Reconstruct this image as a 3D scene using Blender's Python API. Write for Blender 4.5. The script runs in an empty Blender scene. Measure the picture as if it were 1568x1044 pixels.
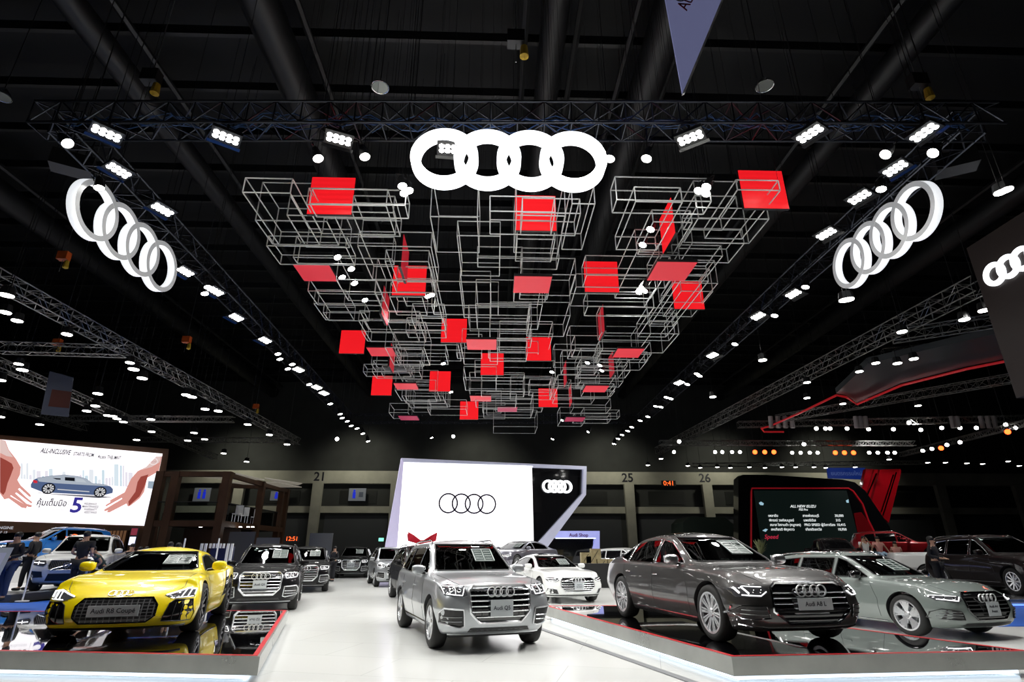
import bpy, bmesh, math, random
import numpy as np
from mathutils import Vector, Matrix
from mathutils.bvhtree import BVHTree
C = bpy.context.scene.collection
PI = math.pi
rad = math.radians

# ---------------------------------------------------------------- camera, world, exposure
FOC, PITCH, EYE, YAW = 850.0, rad(20.8), 1.42, rad(1.8)
cam = bpy.data.cameras.new('camera'); cam.sensor_width = 36; cam.lens = FOC/1568*36
cam.clip_end = 400
cam_o = bpy.data.objects.new('camera', cam); C.objects.link(cam_o)
cam_o.location = (0, 0, EYE); cam_o.rotation_euler = (PI/2+PITCH, 0, -YAW)
bpy.context.scene.camera = cam_o
W = bpy.data.worlds.new('world'); bpy.context.scene.world = W; W.use_nodes = True
W.node_tree.nodes['Background'].inputs[0].default_value = (.010, .011, .014, 1)
W.node_tree.nodes['Background'].inputs[1].default_value = .06
vs = bpy.context.scene.view_settings
vs.view_transform = 'Standard'; vs.look = 'None'; vs.exposure = 0; vs.gamma = 1; vs.use_curve_mapping = False

def lamp_light(loc, power, target=None, size=.25, cone=100, col=(1, .985, .95), blend=.6):
    l = bpy.data.lights.new('stage_lamp', 'SPOT'); l.energy = power; l.shadow_soft_size = size
    l.spot_size = rad(cone); l.spot_blend = blend; l.color = col
    o = bpy.data.objects.new('stage_lamp', l); C.objects.link(o); o.location = loc
    if target is None: target = (loc[0], loc[1], 0)
    d = Vector(target)-Vector(loc); o.rotation_euler = d.to_track_quat('-Z', 'Y').to_euler()
    return o
# spotlights of the stand, hung under its box truss (the lamp bodies are built further down)
LP = 1020
for s in (-1, 1):
    for i, y in enumerate((10.4, 13.5, 17, 20.5, 24, 27.5, 31, 34.5)):
        lamp_light((s*8.5, y, 9.4), LP, (s*3.6, y-.5, 0))
for x in (-7.6, -2.2, 2.2, 7.9):
    lamp_light((x, 8.6, 9.4), LP*1.0, (x*.8, 11.5, 0))
for x, y, z in ((-4.1, 12.2, 8.2), (-2.4, 14.6, 8.2), (-3.2, 17.6, 9.2), (3.4, 12.2, 8.2), (4.3, 15.2, 9.2), (.3, 20, 8.1), (-3, 25, 8.1), (3.2, 24.5, 8.1), (.2, 30, 8.1), (0, 15.5, 8.1)):
    lamp_light((x, y, z), LP*.42, (x, y-1.5, 0), cone=110)
for x, y in ((-16, 16), (-20, 19), (-14, 23), (15, 15), (19, 19), (14, 26), (24, 30), (-24, 27), (-9, 42), (9, 42)):
    lamp_light((x, y, 8.6), 1100 if abs(x) > 12 and y < 24 else 600, (x, y+1, 0), cone=110)
lamp_light((26, 33, 9), 900, (27, 39, 4), cone=90)  # extra spot added to brighten the red pylon, with no lamp body
# unseen warm spots set to brighten the beige concrete band of the far wall
for x in (-26, -14, -2, 12, 24, 36):
    lamp_light((x, 55, 11), 520, (x, 60, 8.7), size=.4, cone=120, col=(1, .97, .8))

# ---------------------------------------------------------------- pixel rays of the photograph (1568 x 1044)
def ray(px, py):
    a = (px-784)/FOC; b = (522-py)/FOC
    fw = math.cos(PITCH)-b*math.sin(PITCH); up = math.sin(PITCH)+b*math.cos(PITCH)
    c, s = math.cos(YAW), math.sin(YAW)
    return Vector((a*c+fw*s, -a*s+fw*c, up))
def at_z(px, py, z):
    d = ray(px, py); return d*((z-EYE)/d.z)+Vector((0, 0, EYE))
def at_y(px, py, y):
    d = ray(px, py); return d*(y/d.y)+Vector((0, 0, EYE))
def at_x(px, py, x):
    d = ray(px, py); return d*(x/d.x)+Vector((0, 0, EYE))

# ---------------------------------------------------------------- materials
MATS = {}
def mat(name, col=(.8, .8, .8), rough=.5, metal=0, coat=0, emit=None, es=0, spec=.5, coat_rough=.03):
    if name in MATS: return MATS[name]
    m = bpy.data.materials.new(name); m.use_nodes = True
    b = m.node_tree.nodes['Principled BSDF']
    b.inputs['Base Color'].default_value = (*col, 1); b.inputs['Roughness'].default_value = rough
    b.inputs['Metallic'].default_value = metal; b.inputs['Coat Weight'].default_value = coat
    b.inputs['Coat Roughness'].default_value = coat_rough
    b.inputs['Specular IOR Level'].default_value = spec
    if emit: b.inputs['Emission Color'].default_value = (*emit, 1); b.inputs['Emission Strength'].default_value = es
    MATS[name] = m; return m
def noise_on(m, scale, amt, rough_amt=0, obj=True):
    nt = m.node_tree; b = nt.nodes['Principled BSDF']; tc = nt.nodes.new('ShaderNodeTexCoord')
    n = nt.nodes.new('ShaderNodeTexNoise'); n.inputs['Scale'].default_value = scale; n.inputs['Detail'].default_value = 4
    nt.links.new(tc.outputs['Object'], n.inputs['Vector'])
    c = b.inputs['Base Color'].default_value[:3]
    r = nt.nodes.new('ShaderNodeValToRGB')
    r.color_ramp.elements[0].color = (*[v*(1-amt) for v in c], 1); r.color_ramp.elements[1].color = (*[min(1, v*(1+amt)) for v in c], 1)
    r.color_ramp.elements[0].position = .3; r.color_ramp.elements[1].position = .7
    nt.links.new(n.outputs['Fac'], r.inputs['Fac']); nt.links.new(r.outputs['Color'], b.inputs['Base Color'])
    if rough_amt:
        q = nt.nodes.new('ShaderNodeMapRange'); base = b.inputs['Roughness'].default_value
        q.inputs['To Min'].default_value = max(0, base-rough_amt); q.inputs['To Max'].default_value = base+rough_amt
        nt.links.new(n.outputs['Fac'], q.inputs['Value']); nt.links.new(q.outputs['Result'], b.inputs['Roughness'])
    return m
def glass_mat(name, tint, refl=.09, base=(0, 0, 0)):
    m = bpy.data.materials.new(name); m.use_nodes = True; nt = m.node_tree; nt.nodes.clear()
    out = nt.nodes.new('ShaderNodeOutputMaterial'); tr = nt.nodes.new('ShaderNodeBsdfTransparent'); tr.inputs[0].default_value = (*tint, 1)
    gl = nt.nodes.new('ShaderNodeBsdfGlossy'); gl.inputs['Roughness'].default_value = .02; gl.inputs[0].default_value = (1, 1, 1, 1)
    fr = nt.nodes.new('ShaderNodeFresnel'); fr.inputs[0].default_value = 1.5
    mx = nt.nodes.new('ShaderNodeMixShader'); nt.links.new(fr.outputs[0], mx.inputs[0])
    nt.links.new(tr.outputs[0], mx.inputs[1]); nt.links.new(gl.outputs[0], mx.inputs[2]); nt.links.new(mx.outputs[0], out.inputs[0])
    MATS[name] = m; return m
def paint(name, col, metal=.0, rough=.35, coat=1, spec=.5):
    return mat('paint_'+name, col, rough, metal, coat=coat, coat_rough=.02, spec=spec)
M = dict(
    emblem=mat('emblem_silver', (.82, .83, .85), .3, .35), black=mat('black_plastic', (.012, .012, .013), .45), gblack=mat('gloss_black', (.006, .006, .007), .08, coat=1),
    rubber=mat('rubber', (.012, .012, .012), .75), chrome=mat('chrome', (.85, .86, .88), .12, 1),
    alu=mat('aluminium', (.62, .63, .65), .32, 1), rim=mat('rim_silver', (.75, .76, .78), .25, .85),
    rimdark=mat('rim_dark', (.03, .03, .035), .25, .6), tube=mat('white_tube', (.66, .67, .66), .4),
    truss=noise_on(mat('truss_alu', (.42, .42, .4), .35, .9), 9, .3), btruss=mat('black_truss', (.05, .055, .07), .3, .8),
    dark=mat('dark_matter', (.02, .02, .022), .6), cloth_black=mat('black_cloth', (.012, .012, .016), .8),
    interior=mat('dark_interior', (.025, .026, .028), .6), seat=mat('seat_leather', (.06, .065, .06), .45),
    lens=mat('lamp_lens', (1, 1, 1), .3, emit=(1, .99, .95), es=30), lens_far=mat('lamp_lens_far', (1, 1, 1), .3, emit=(1, .98, .94), es=14),
    lens_red=mat('red_lens', (1, .1, .02), .3, emit=(1, .06, .01), es=9), sign=mat('sign_white', (1, 1, 1), .4, emit=(.93, .96, 1), es=1.7),
    signside=mat('sign_side', (.9, .9, .9), .35, emit=(.95, .95, 1), es=.42),
    drl=mat('daylight_strip', (1, 1, 1), .3, emit=(1, 1, 1), es=1.5), lampglass=mat('headlamp_glass', (.10, .10, .11), .06, .3, coat=1),
    reflector=mat('headlamp_reflector', (.8, .8, .82), .15, 1), plate=mat('plate_grey', (.42, .45, .47), .45), ink=mat('ink_dark', (.02, .02, .03), .5),
    paper=mat('notice_paper', (.55, .6, .58), .5), red=mat('red_paint', (.62, .02, .025), .35), wht=mat('white_plain', (.85, .85, .85), .5),
    skin=mat('skin', (.52, .30, .2), .55), hair=mat('hair_black', (.01, .009, .008), .5), denim=mat('denim', (.03, .05, .12), .8),
    tail=mat('tail_lamp', (.4, .01, .01), .15, coat=1),
)
glass_mat('car_glass', (.34, .38, .37)); glass_mat('dark_glass', (.07, .08, .08)); glass_mat('clear_glass', (.85, .9, .9))

# ---------------------------------------------------------------- object helpers
def tag(o, label=None, cat=None, group=None, kind=None):
    if label: o['label'] = label
    if cat: o['category'] = cat
    if group: o['group'] = group
    if kind: o['kind'] = kind
    return o
def empty(name, loc=(0, 0, 0), rz=0, **k):
    o = bpy.data.objects.new(name, None); C.objects.link(o); o.location = loc; o.rotation_euler = (0, 0, rz)
    o.empty_display_size = .2
    return tag(o, **k)
def link(name, me, parent=None, mats=None, smooth=None, **k):
    o = bpy.data.objects.new(name, me); C.objects.link(o)
    if mats is not None:
        for m in (mats if isinstance(mats, (list, tuple)) else [mats]): me.materials.append(m)
    if smooth is not None:
        me.shade_smooth(); me.set_sharp_from_angle(angle=rad(smooth))
    if parent: o.parent = parent
    return tag(o, **k)
class MB:
    """collects simple shapes into one mesh"""
    def __init__(s): s.v = []; s.f = []; s.mi = []; s.cur = 0
    def add(s, vs, fs):
        n = len(s.v); s.v += [tuple(v) for v in vs]; s.f += [tuple(i+n for i in f) for f in fs]; s.mi += [s.cur]*len(fs); return s
    def box(s, lo, hi):
        x0, y0, z0 = lo; x1, y1, z1 = hi
        return s.add([(x0, y0, z0), (x1, y0, z0), (x1, y1, z0), (x0, y1, z0), (x0, y0, z1), (x1, y0, z1), (x1, y1, z1), (x0, y1, z1)],
                     [(0, 3, 2, 1), (4, 5, 6, 7), (0, 1, 5, 4), (1, 2, 6, 5), (2, 3, 7, 6), (3, 0, 4, 7)])
    def cbox(s, c, d, rz=0, M4=None):
        R = Matrix.Rotation(rz, 3, 'Z') if M4 is None else M4
        vs = [Vector(c)+R @ Vector((sx*d[0]/2, sy*d[1]/2, sz*d[2]/2)) for sz in (-1, 1) for sy in (-1, 1) for sx in (-1, 1)]
        return s.add(vs, [(0, 2, 3, 1), (4, 5, 7, 6), (0, 1, 5, 4), (1, 3, 7, 5), (3, 2, 6, 7), (2, 0, 4, 6)])
    def rod(s, a, b, r, n=4, r2=None, cap=True):
        a = Vector(a); b = Vector(b); d = (b-a)
        if d.length < 1e-6: return s
        q = d.to_track_quat('Z', 'Y').to_matrix(); r2 = r if r2 is None else r2; vs = []
        for p, rr in ((a, r), (b, r2)):
            for i in range(n):
                t = 2*PI*(i+.5)/n; vs.append(p+q @ Vector((rr*math.cos(t), rr*math.sin(t), 0)))
        fs = [(i, (i+1) % n, n+(i+1) % n, n+i) for i in range(n)]
        if cap: fs += [tuple(reversed(range(n))), tuple(range(n, 2*n))]
        return s.add(vs, fs)
    def path(s, pts, r, n=6, closed=False):
        pts = [Vector(p) for p in pts]; m = len(pts)
        if m < 2: return s
        ring = []; up = None
        for i, p in enumerate(pts):
            if closed: t = pts[(i+1) % m]-pts[i-1]
            else: t = pts[min(i+1, m-1)]-pts[max(i-1, 0)]
            if t.length < 1e-9: t = Vector((0, 0, 1))
            t.normalize()
            if up is None: up = Vector((0, 0, 1)) if abs(t.z) < .9 else Vector((1, 0, 0))
            u = t.cross(up)
            if u.length < 1e-6: u = t.orthogonal()
            u.normalize(); w = u.cross(t).normalized(); up = w
            ring.append([p+u*r*math.cos(2*PI*k/n)+w*r*math.sin(2*PI*k/n) for k in range(n)])
        vs = [v for rr in ring for v in rr]; fs = []
        for i in range(m if closed else m-1):
            j = (i+1) % m
            for k in range(n): fs.append((i*n+k, i*n+(k+1) % n, j*n+(k+1) % n, j*n+k))
        if not closed: fs += [tuple(reversed(range(n))), tuple(range((m-1)*n, m*n))]
        return s.add(vs, fs)
    def lathe(s, prof, axis='Y', n=32, c=(0, 0, 0), closed=True):
        """prof: (radius, along) pairs"""
        vs = []; m = len(prof); c = Vector(c)
        for i in range(n):
            t = 2*PI*i/n; ct, st = math.cos(t), math.sin(t)
            for r, a in prof:
                v = {'Y': (r*ct, a, r*st), 'Z': (r*ct, r*st, a), 'X': (a, r*ct, r*st)}[axis]; vs.append(c+Vector(v))
        fs = []
        for i in range(n):
            j = (i+1) % n
            for k in range(m if closed else m-1):
                l = (k+1) % m; fs.append((i*m+k, i*m+l, j*m+l, j*m+k))
        return s.add(vs, fs)
    def prism(s, poly, ext, o=(0, 0, 0)):
        """poly: 3D points, ext: extrusion vector"""
        n = len(poly); e = Vector(ext); vs = [Vector(p) for p in poly]+[Vector(p)+e for p in poly]
        return s.add(vs, [tuple(reversed(range(n))), tuple(range(n, 2*n))]+[(i, (i+1) % n, n+(i+1) % n, n+i) for i in range(n)])
    def mesh(s, name='m'):
        me = bpy.data.meshes.new(name); me.from_pydata(s.v, [], s.f)
        for p, i in zip(me.polygons, s.mi): p.material_index = i
        bm = bmesh.new(); bm.from_mesh(me); bmesh.ops.recalc_face_normals(bm, faces=bm.faces[:]); bm.to_mesh(me); bm.free()
        return me
    def build(s, name, m, parent=None, smooth=None, **k):
        return link(name, s.mesh(name), parent, m, smooth, **k)
def copy_tree(o, parent=None):
    c = o.copy(); C.objects.link(c); c.parent = parent
    for ch in o.children: copy_tree(ch, c)
    return c
def text_mesh(txt, size, depth=.004, align='CENTER', shear=0, spacing=1, bold=0):
    cu = bpy.data.curves.new('lettering', 'FONT'); cu.body = txt; cu.size = size; cu.extrude = depth; cu.align_x = align; cu.align_y = 'CENTER'
    cu.shear = shear; cu.resolution_u = 3; cu.space_character = spacing; cu.offset = bold*size
    o = bpy.data.objects.new('lettering', cu); C.objects.link(o)
    dg = bpy.context.evaluated_depsgraph_get(); me = bpy.data.meshes.new_from_object(o.evaluated_get(dg))
    bpy.data.objects.remove(o); return me
def put_text(txt, size, loc, parent, m, rot=(PI/2, 0, 0), name='lettering', **k):
    lab = k.pop('label', None); xs = k.pop('xs', 1)
    o = link(name, text_mesh(txt, size, **k), parent, m); o.location = loc; o.rotation_euler = rot; o.scale = (xs, 1, 1)
    if lab: o['label'] = lab
    return o
_T = 'first second third fourth fifth sixth seventh eighth ninth'.split()
ORD = ['nearest']+_T[1:]+['tenth', 'eleventh', 'twelfth', 'thirteenth', 'fourteenth', 'fifteenth', 'sixteenth', 'seventeenth', 'eighteenth', 'nineteenth']
for _a, _b in (('twentieth', 'twenty'), ('thirtieth', 'thirty'), ('fortieth', 'forty'), ('fiftieth', 'fifty'), ('sixtieth', 'sixty'), ('seventieth', 'seventy'), ('eightieth', 'eighty')):
    ORD += [_a]+[_b+'-'+w for w in _T]
# ---------------------------------------------------------------- setting: floor, platforms, walls, ceiling
PZ = .27
def floor_mat():
    m = mat('white_floor', (.80, .81, .79), .22, coat=.3, coat_rough=.15); nt = m.node_tree; b = nt.nodes['Principled BSDF']
    tc = nt.nodes.new('ShaderNodeTexCoord'); mp = nt.nodes.new('ShaderNodeMapping'); mp.inputs['Rotation'].default_value = (0, 0, rad(15))
    br = nt.nodes.new('ShaderNodeTexBrick'); br.inputs['Scale'].default_value = 1; br.inputs['Brick Width'].default_value = 2.4; br.inputs['Row Height'].default_value = 1.2
    br.inputs['Mortar Size'].default_value = .004; br.inputs['Mortar Smooth'].default_value = .3
    br.inputs['Color1'].default_value = (.80, .81, .79, 1); br.inputs['Color2'].default_value = (.77, .785, .765, 1); br.inputs['Mortar'].default_value = (.5, .51, .5, 1)
    nt.links.new(tc.outputs['Object'], mp.inputs[0]); nt.links.new(mp.outputs[0], br.inputs['Vector']); nt.links.new(br.outputs['Color'], b.inputs['Base Color'])
    return m
FL = floor_mat()
hall_floor = noise_on(mat('hall_carpet', (.025, .027, .03), .7), 3, .3)
MB().box((-70, -6, -.2), (70, 61, -.02)).build('floor', hall_floor, kind='structure')
# white stand floor
MB().box((-11.5, -5, -.019), (18, 38, 0)).build('stand_floor', FL, kind='structure', label='white glossy stand floor')
blue = mat('blue_carpet', (.01, .11, .55), .6)
MB().box((-40, 13.3, -.019), (-8.6, 18.6, .012)).box((-13.8, 18.6, -.019), (-9.6, 34, .012)).build('blue_carpet', blue, kind='structure', label='blue carpet strip left of the stand')
MB().box((10.3, 12.3, -.019), (40, 16.45, .012)).build('blue_carpet', blue, kind='structure', label='blue carpet strip right of the stand')
# flat grey cable cover across the white floor
a, b_, c_ = at_z(828, 963, 0), at_z(940, 1004, 0), at_z(1092, 1056, 0)
mb = MB()
d = (c_-a).normalized(); nrm = Vector((-d.y, d.x, 0))*.055; c2 = c_+d*3; a2 = a-d*.8
mb.prism([a2-nrm, c2-nrm, c2+nrm, a2+nrm], (0, 0, .012))
tag(mb.build('cable_cover', mat('grey_cover', (.22, .23, .24), .5)), 'flat grey cable cover running along the white floor beside the right platform', 'cable cover')

gloss_top = mat('black_gloss_top', (.004, .004, .005), .035, coat=1, coat_rough=.01)
fascia = noise_on(mat('brushed_fascia', (.42, .43, .41), .3, .75), 2.2, .12, .08)
glow = mat('underglow', (.9, .95, 1), .5, emit=(.72, .86, 1), es=1.6)
red_edge = mat('red_edge', (.62, .02, .03), .3)
def inset(poly, d):
    n = len(poly); out = []
    cx = sum(p[0] for p in poly)/n; cy = sum(p[1] for p in poly)/n
    for i in range(n):
        p0, p1, p2 = Vector(poly[i-1]), Vector(poly[i]), Vector(poly[(i+1) % n])
        e1 = (p1-p0).normalized(); e2 = (p2-p1).normalized(); n1 = Vector((-e1.y, e1.x)); n2 = Vector((-e2.y, e2.x))
        if n1.dot(Vector((cx, cy))-p1) < 0 and n2.dot(Vector((cx, cy))-p1) < 0: n1, n2 = -n1, -n2
        k = (n1+n2); k = k/max(.2, k.dot(n1)); out.append(tuple(p1+k*d))
    return out
def platform(poly, label, edges, top=gloss_top, z=PZ):
    """edges: indices of sides with fascia, red edge and glow"""
    e = empty('display_platform', (*poly[0], 0)); tag(e, label, 'platform', 'raised car platforms')
    o = Vector((*poly[0], 0)); rel = lambda p, zz: Vector((p[0], p[1], zz))-o
    MB().prism([rel(p, z-.02) for p in inset(poly, .05)], (0, 0, .02)).build('platform_top', top, e)
    MB().prism([rel(p, .02) for p in inset(poly, .2)], (0, 0, z-.05)).build('platform_core', M['dark'], e)
    n = len(poly); ins = inset(poly, .03); ins2 = inset(poly, .09); ing = inset(poly, .17)
    for i in edges:
        j = (i+1) % n
        MB().prism([rel(poly[i], z-.195), rel(poly[j], z-.195), rel(ins[j], z-.195), rel(ins[i], z-.195)], (0, 0, .195)).build('fascia', fascia, e)
        MB().prism([rel(ins[i], z-.005), rel(ins[j], z-.005), rel(ins2[j], z-.005), rel(ins2[i], z-.005)], (0, 0, .009)).build('red_trim', red_edge, e)
        q = inset(poly, .13)
        MB().prism([rel(q[i], .012), rel(q[j], .012), rel(ing[j], .012), rel(ing[i], .012)], (0, 0, z-.215)).build('glow_strip', glow, e)
    return e
lp = [(-2.73, 7.51), (-4.32, 13.13), (-11.3, 13.1), (-11.3, 8.7)]
platform(lp, 'glossy black platform under the yellow coupe, with grey fascia and red edge', (3, 0, 1))
rp = [(2.8, 7.3), (6.72, 7.58), (5.05, 11.8), (4.2, 14.0), (1.16, 14.03)]
platform(rp, 'glossy black platform under the dark grey sedan, with grey fascia and red edge', (0, 1, 3, 4))
wp = [(6.72, 7.58), (13.0, 8.0), (13.0, 14.0), (4.25, 14.0), (5.1, 11.8)]
#platform(wp, 'white-topped platform under the grey-green estate car', (0,), top=mat('white_platform_top', (.66, .67, .66), .25, coat=.4))

# back wall of the hall
conc = noise_on(mat('concrete_beige', (.46, .45, .37), .8), .8, .12)
wdark = noise_on(mat('wall_dark_grey', (.045, .048, .045), .85), .6, .15)  # even dark grey for the hall walls, mottled at random
BY = 60
def bz(py): return at_y(784, py, BY).z
def bx(px): return at_y(px, 780, BY).x
MB().box((-70, BY, -.2), (70, BY+.5, 22)).build('wall_back', wdark, kind='structure')
MB().box((-70, BY-.7, bz(742)), (70, BY, bz(723))).build('trim_1', conc, kind='structure', label='beige concrete band across the far wall')
MB().box((-70, BY-.5, bz(786)), (70, BY, bz(776))).build('trim_2', conc, kind='structure', label='lower concrete ledge across the far wall')
MB().box((-70.5, -6, -.2), (-70, BY, 22)).build('wall_left', wdark, kind='structure')
MB().box((70, -6, -.2), (70.5, BY, 22)).build('wall_right', wdark, kind='structure')
num = {21: 487, 25: 962, 26: 1081}
for k, px in enumerate([249, 368, 487, 606, 724, 843, 962, 1081, 1199, 1318, 1437, 1556]):
    x = bx(px); e = empty('trim_%d' % (k+3), (x, BY-.7, 0)); e['kind'] = 'structure'
    e['label'] = 'concrete column %d' % (19+k) if (19+k) in num else 'plain concrete column of the far wall'
    mb = MB(); zt = bz(742)
    mb.prism([(-.42, 0, 0), (.42, 0, 0), (.5, -.0, zt), (-.5, 0, zt)], (0, -.5, 0)); mb.build('column', conc, e)
    if (19+k) in num: put_text(str(19+k), 1.25, (0, -.02, (bz(742)+bz(723))/2), e, M['ink'], bold=.02)
# dark recessed loading doors between the columns, high windows above the ledge
for k, px in enumerate([428, 547, 903, 1022, 1140, 1260, 1378, 1497]):
    x = bx(px); MB().box((x-3.2, BY-.06, 0), (x+3.2, BY-.02, bz(790))).build('door_%d' % (k+1), mat('roller_door', (.07, .075, .08), .6), kind='structure')
    e = MB().box((x-1.9, BY-.08, bz(772)), (x+1.9, BY-.02, bz(752))).build('window_%d' % (k+1), mat('louvre_dark', (.02, .022, .02), .4), kind='structure')
# ceiling and its beams
ceil = noise_on(mat('ceiling_black', (.0035, .004, .005), .8), .5, .3)
MB().box((-70, -6, 20), (70, 61, 20.4)).build('ceiling', ceil, kind='structure')
mb = MB()
beam = mat('roof_beam', (.009, .0095, .0105), .5, .0)
for i, y in enumerate(np.arange(-3, 60, 2.6)):
    MB().box((-70, y-.08, 18.9), (70, y+.08, 19.3)).build('trim_%d' % (20+i), beam, kind='structure', label='dark roof purlin')
for i, x in enumerate((-24, -13.5, -7.5, 1.8, 5.5, 14, 25)):
    mb = MB(); mb.rod((x, -5, 17.6), (x, 59, 17.6), .45 if i % 2 else .6, 14)
    for s in (-1, 1): mb.rod((x+s*.9, -5, 18.2), (x+s*.9, 59, 18.2), .12, 6)
    mb.build('trim_%d' % (60+i), mat('roof_duct', (.0055, .006, .007), .5, .0), kind='structure', label='round roof duct', smooth=40)
# ---------------------------------------------------------------- trusses
def truss(a, b, size, label, m, cat='truss', group=None, step=None, r=.024, name='lighting_truss'):
    a = Vector(a); b = Vector(b); L = (b-a).length; d = (b-a)/L
    side = Vector((-d.y, d.x, 0)).normalized(); up = d.cross(side)*-1
    if up.z < 0: up = -up
    e = empty(name, a, 0); tag(e, label, cat, group)
    c = [(side*sx+up*sz)*size/2 for sx, sz in ((-1, -1), (1, -1), (1, 1), (-1, 1))]
    for q in c: MB().rod(q, q+d*L, r, 6).build('chord', m, e)
    n = max(2, int(L/(step or size))); mb = MB()
    for k in range(n):
        p0 = d*(L*k/n); p1 = d*(L*(k+1)/n)
        for i in range(4):
            j = (i+1) % 4
            u, v = (c[i], c[j]) if k % 2 else (c[j], c[i])
            mb.rod(p0+u, p1+v, r*.55, 4, cap=False); mb.rod(p0+c[i], p0+c[j], r*.5, 4, cap=False)
    mb.build('bracing', m, e)
    return e
TZ = 10.0
cn = [at_z(100, 186, TZ), at_z(1484, 186, TZ), at_z(982, 641, TZ), at_z(534, 641, TZ)]
FLc, FRc, BRc, BLc = cn
ov = .5
truss(FLc-Vector((ov, 0, 0)), FRc+Vector((ov, 0, 0)), .55, 'black box truss across the front of the stand above the big rings sign', M['btruss'], group='box truss of the stand', r=.03)
truss(BLc, BRc, .55, 'black box truss across the back of the stand, far end of the canopy', M['btruss'], group='box truss of the stand', r=.03)
truss(FLc, BLc, .55, 'black box truss along the left side of the canopy', M['btruss'], group='box truss of the stand', r=.03)
truss(FRc, BRc, .55, 'black box truss along the right side of the canopy', M['btruss'], group='box truss of the stand', r=.03)
# blue and black cable loops lying along the front truss
mb = MB(); rnd = random.Random(4)
for k in range(5):
    pts = []
    for i in range(60):
        t = i/59; p = FLc.lerp(FRc, t); pts.append(p+Vector((0, rnd.uniform(-.15, .15), rnd.uniform(-.2, .12))))
    mb.path(pts, .014, 4)
tag(mb.build('cable_bundle', mat('blue_cable', (.03, .08, .22), .4)), 'tangle of blue and black cables along the front truss', 'cables')
# chain hoists
def hoist(px, py, ztop=19, z=TZ+.3, label='', col=None):
    p = at_z(px, py, z+.6); e = empty('chain_hoist', p); tag(e, label, 'chain hoist', 'chain hoists')
    MB().cbox((0, 0, 0), (.34, .22, .3)).build('motor', col or M['black'], e)
    mb = MB(); mb.rod((0, 0, .15), (0, 0, 18.9-p.z), .012, 4); mb.rod((0, 0, -.6), (0, 0, -.15), .01, 4); mb.build('chain', M['alu'], e)
    MB().lathe([(0, -.5), (.09, -.45), (.07, -.2), (0, -.15)], 'Z', 10, (.16, 0, 0), closed=False).build('chain_bag', mat('yellow_bag', (.5, .32, .02), .6), e)
hoist(232, 118, label='chain hoist over the left end of the front truss')
hoist(790, 60, label='chain hoist high above the middle of the front truss')
hoist(1405, 125, label='chain hoist over the right end of the front truss')
org = mat('orange_motor', (.5, .08, .01), .5)
for px, py, z, l in ((98, 392, 11, 'orange chain hoist left of the left rings sign'), (286, 520, 10.6, 'orange chain hoist above the long silver truss at left'), (88, 524, 10.6, 'orange chain hoist behind the near silver cross truss at left'),
                     (392, 622, 10.6, 'orange chain hoist near the far end of the long silver truss at left')):
    hoist(px, py, z=z-.6, label=l, col=org)

TL = 9.0
tl = [
    ((-60, 396), (455, 676), .45, 'long silver truss left of the stand, running into the distance'),
    ((0, 532), (190, 538), .4, 'silver cross truss at the left, meeting the long truss'),
    ((-10, 553), (330, 700), .4, 'second long silver truss at the left, above the hands screen'),
    ((-10, 612), (130, 655), .4, 'short silver truss at the far left above the hands screen'),
    ((88, 640), (358, 642), .32, 'silver cross truss behind the long left trusses, nearer one'),
    ((205, 673), (440, 674), .32, 'silver cross truss behind the long left trusses, farther one'),
    ((1008, 690), (1502, 434), .5, 'long silver truss right of the stand, running into the distance'),
    ((1366, 516), (1522, 491), .4, 'silver cross truss beside the dark hanging box'),
    ((1352, 543), (1490, 529), .4, 'thin silver truss piece under the long right truss'),
    ((1190, 641), (1590, 572), .4, 'slanting silver truss over the red-edged canopy at right'),
    ((1130, 650), (1600, 640), .36, 'level silver truss above the row of white spotlights at right'),
    ((1010, 678), (1400, 679), .3, 'level silver truss carrying the red and white spotlights'),
    ((1380, 696), (1600, 640), .3, 'slanting silver truss at the far right above the black suv'),
    ((1060, 712), (1420, 708), .28, 'farthest level truss over the dark price screen'),
]
for (a, b, s, l) in tl:
    z = TL
    if l.startswith('level silver truss carrying') or l.startswith('farthest') or l.startswith('slanting silver truss at the far right'): z = 8.2
    pa, pb = at_z(*a, z), at_z(*b, z)
    truss(pa, pb, s, l, M['truss'], group='silver trusses over the neighbouring stands', r=.022, step=s*1.1)

# ---------------------------------------------------------------- lamps
def par_can():
    e = empty('spotlight'); 
    MB().lathe([(0, .17), (.06, .16), (.085, .05), (.105, -.1), (.112, -.13), (.1, -.135), (.09, -.1), (0, -.1)], 'Z', 16, closed=False).build('housing', M['black'], e, 50)
    MB().lathe([(0, -.108), (.095, -.108), (.095, -.125), (0, -.128)], 'Z', 16, closed=False).build('lens', M['lens'], e)
    mb = MB(); mb.path([(.125, 0, -.02), (.13, 0, .2), (0, 0, .27), (-.13, 0, .2), (-.125, 0, -.02)], .012, 5); mb.rod((0, 0, .27), (0, 0, .46), .012, 6); mb.build('yoke', M['black'], e)
    return e
def led_bank():
    e = empty('floodlight')
    MB().box((-.34, -.24, 0), (.34, .24, .09)).box((-.03, -.03, .09), (.03, .03, .4)).build('housing', M['black'], e)
    mb = MB()
    for i in range(4):
        for j in range(2): mb.lathe([(0, -.012), (.066, -.012), (.066, .002), (0, .002)], 'Z', 12, (-.225+.15*i, -.075+.15*j, 0), closed=False)
    mb.build('lens_cluster', M['lens'], e)
    MB().box((-.38, -.36, .0), (.38, -.25, .012)).build('barn_door', M['gblack'], e)
    return e
def far_lamp(m):
    e = empty('spotlight')
    MB().lathe([(0, .12), (.1, .1), (.13, -.08), (0, -.08)], 'Z', 8, closed=False).build('housing', M['black'], e)
    MB().lathe([(0, -.085), (.115, -.085), (.115, -.1), (0, -.1)], 'Z', 10, closed=False).build('lens', m, e)
    return e
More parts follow.
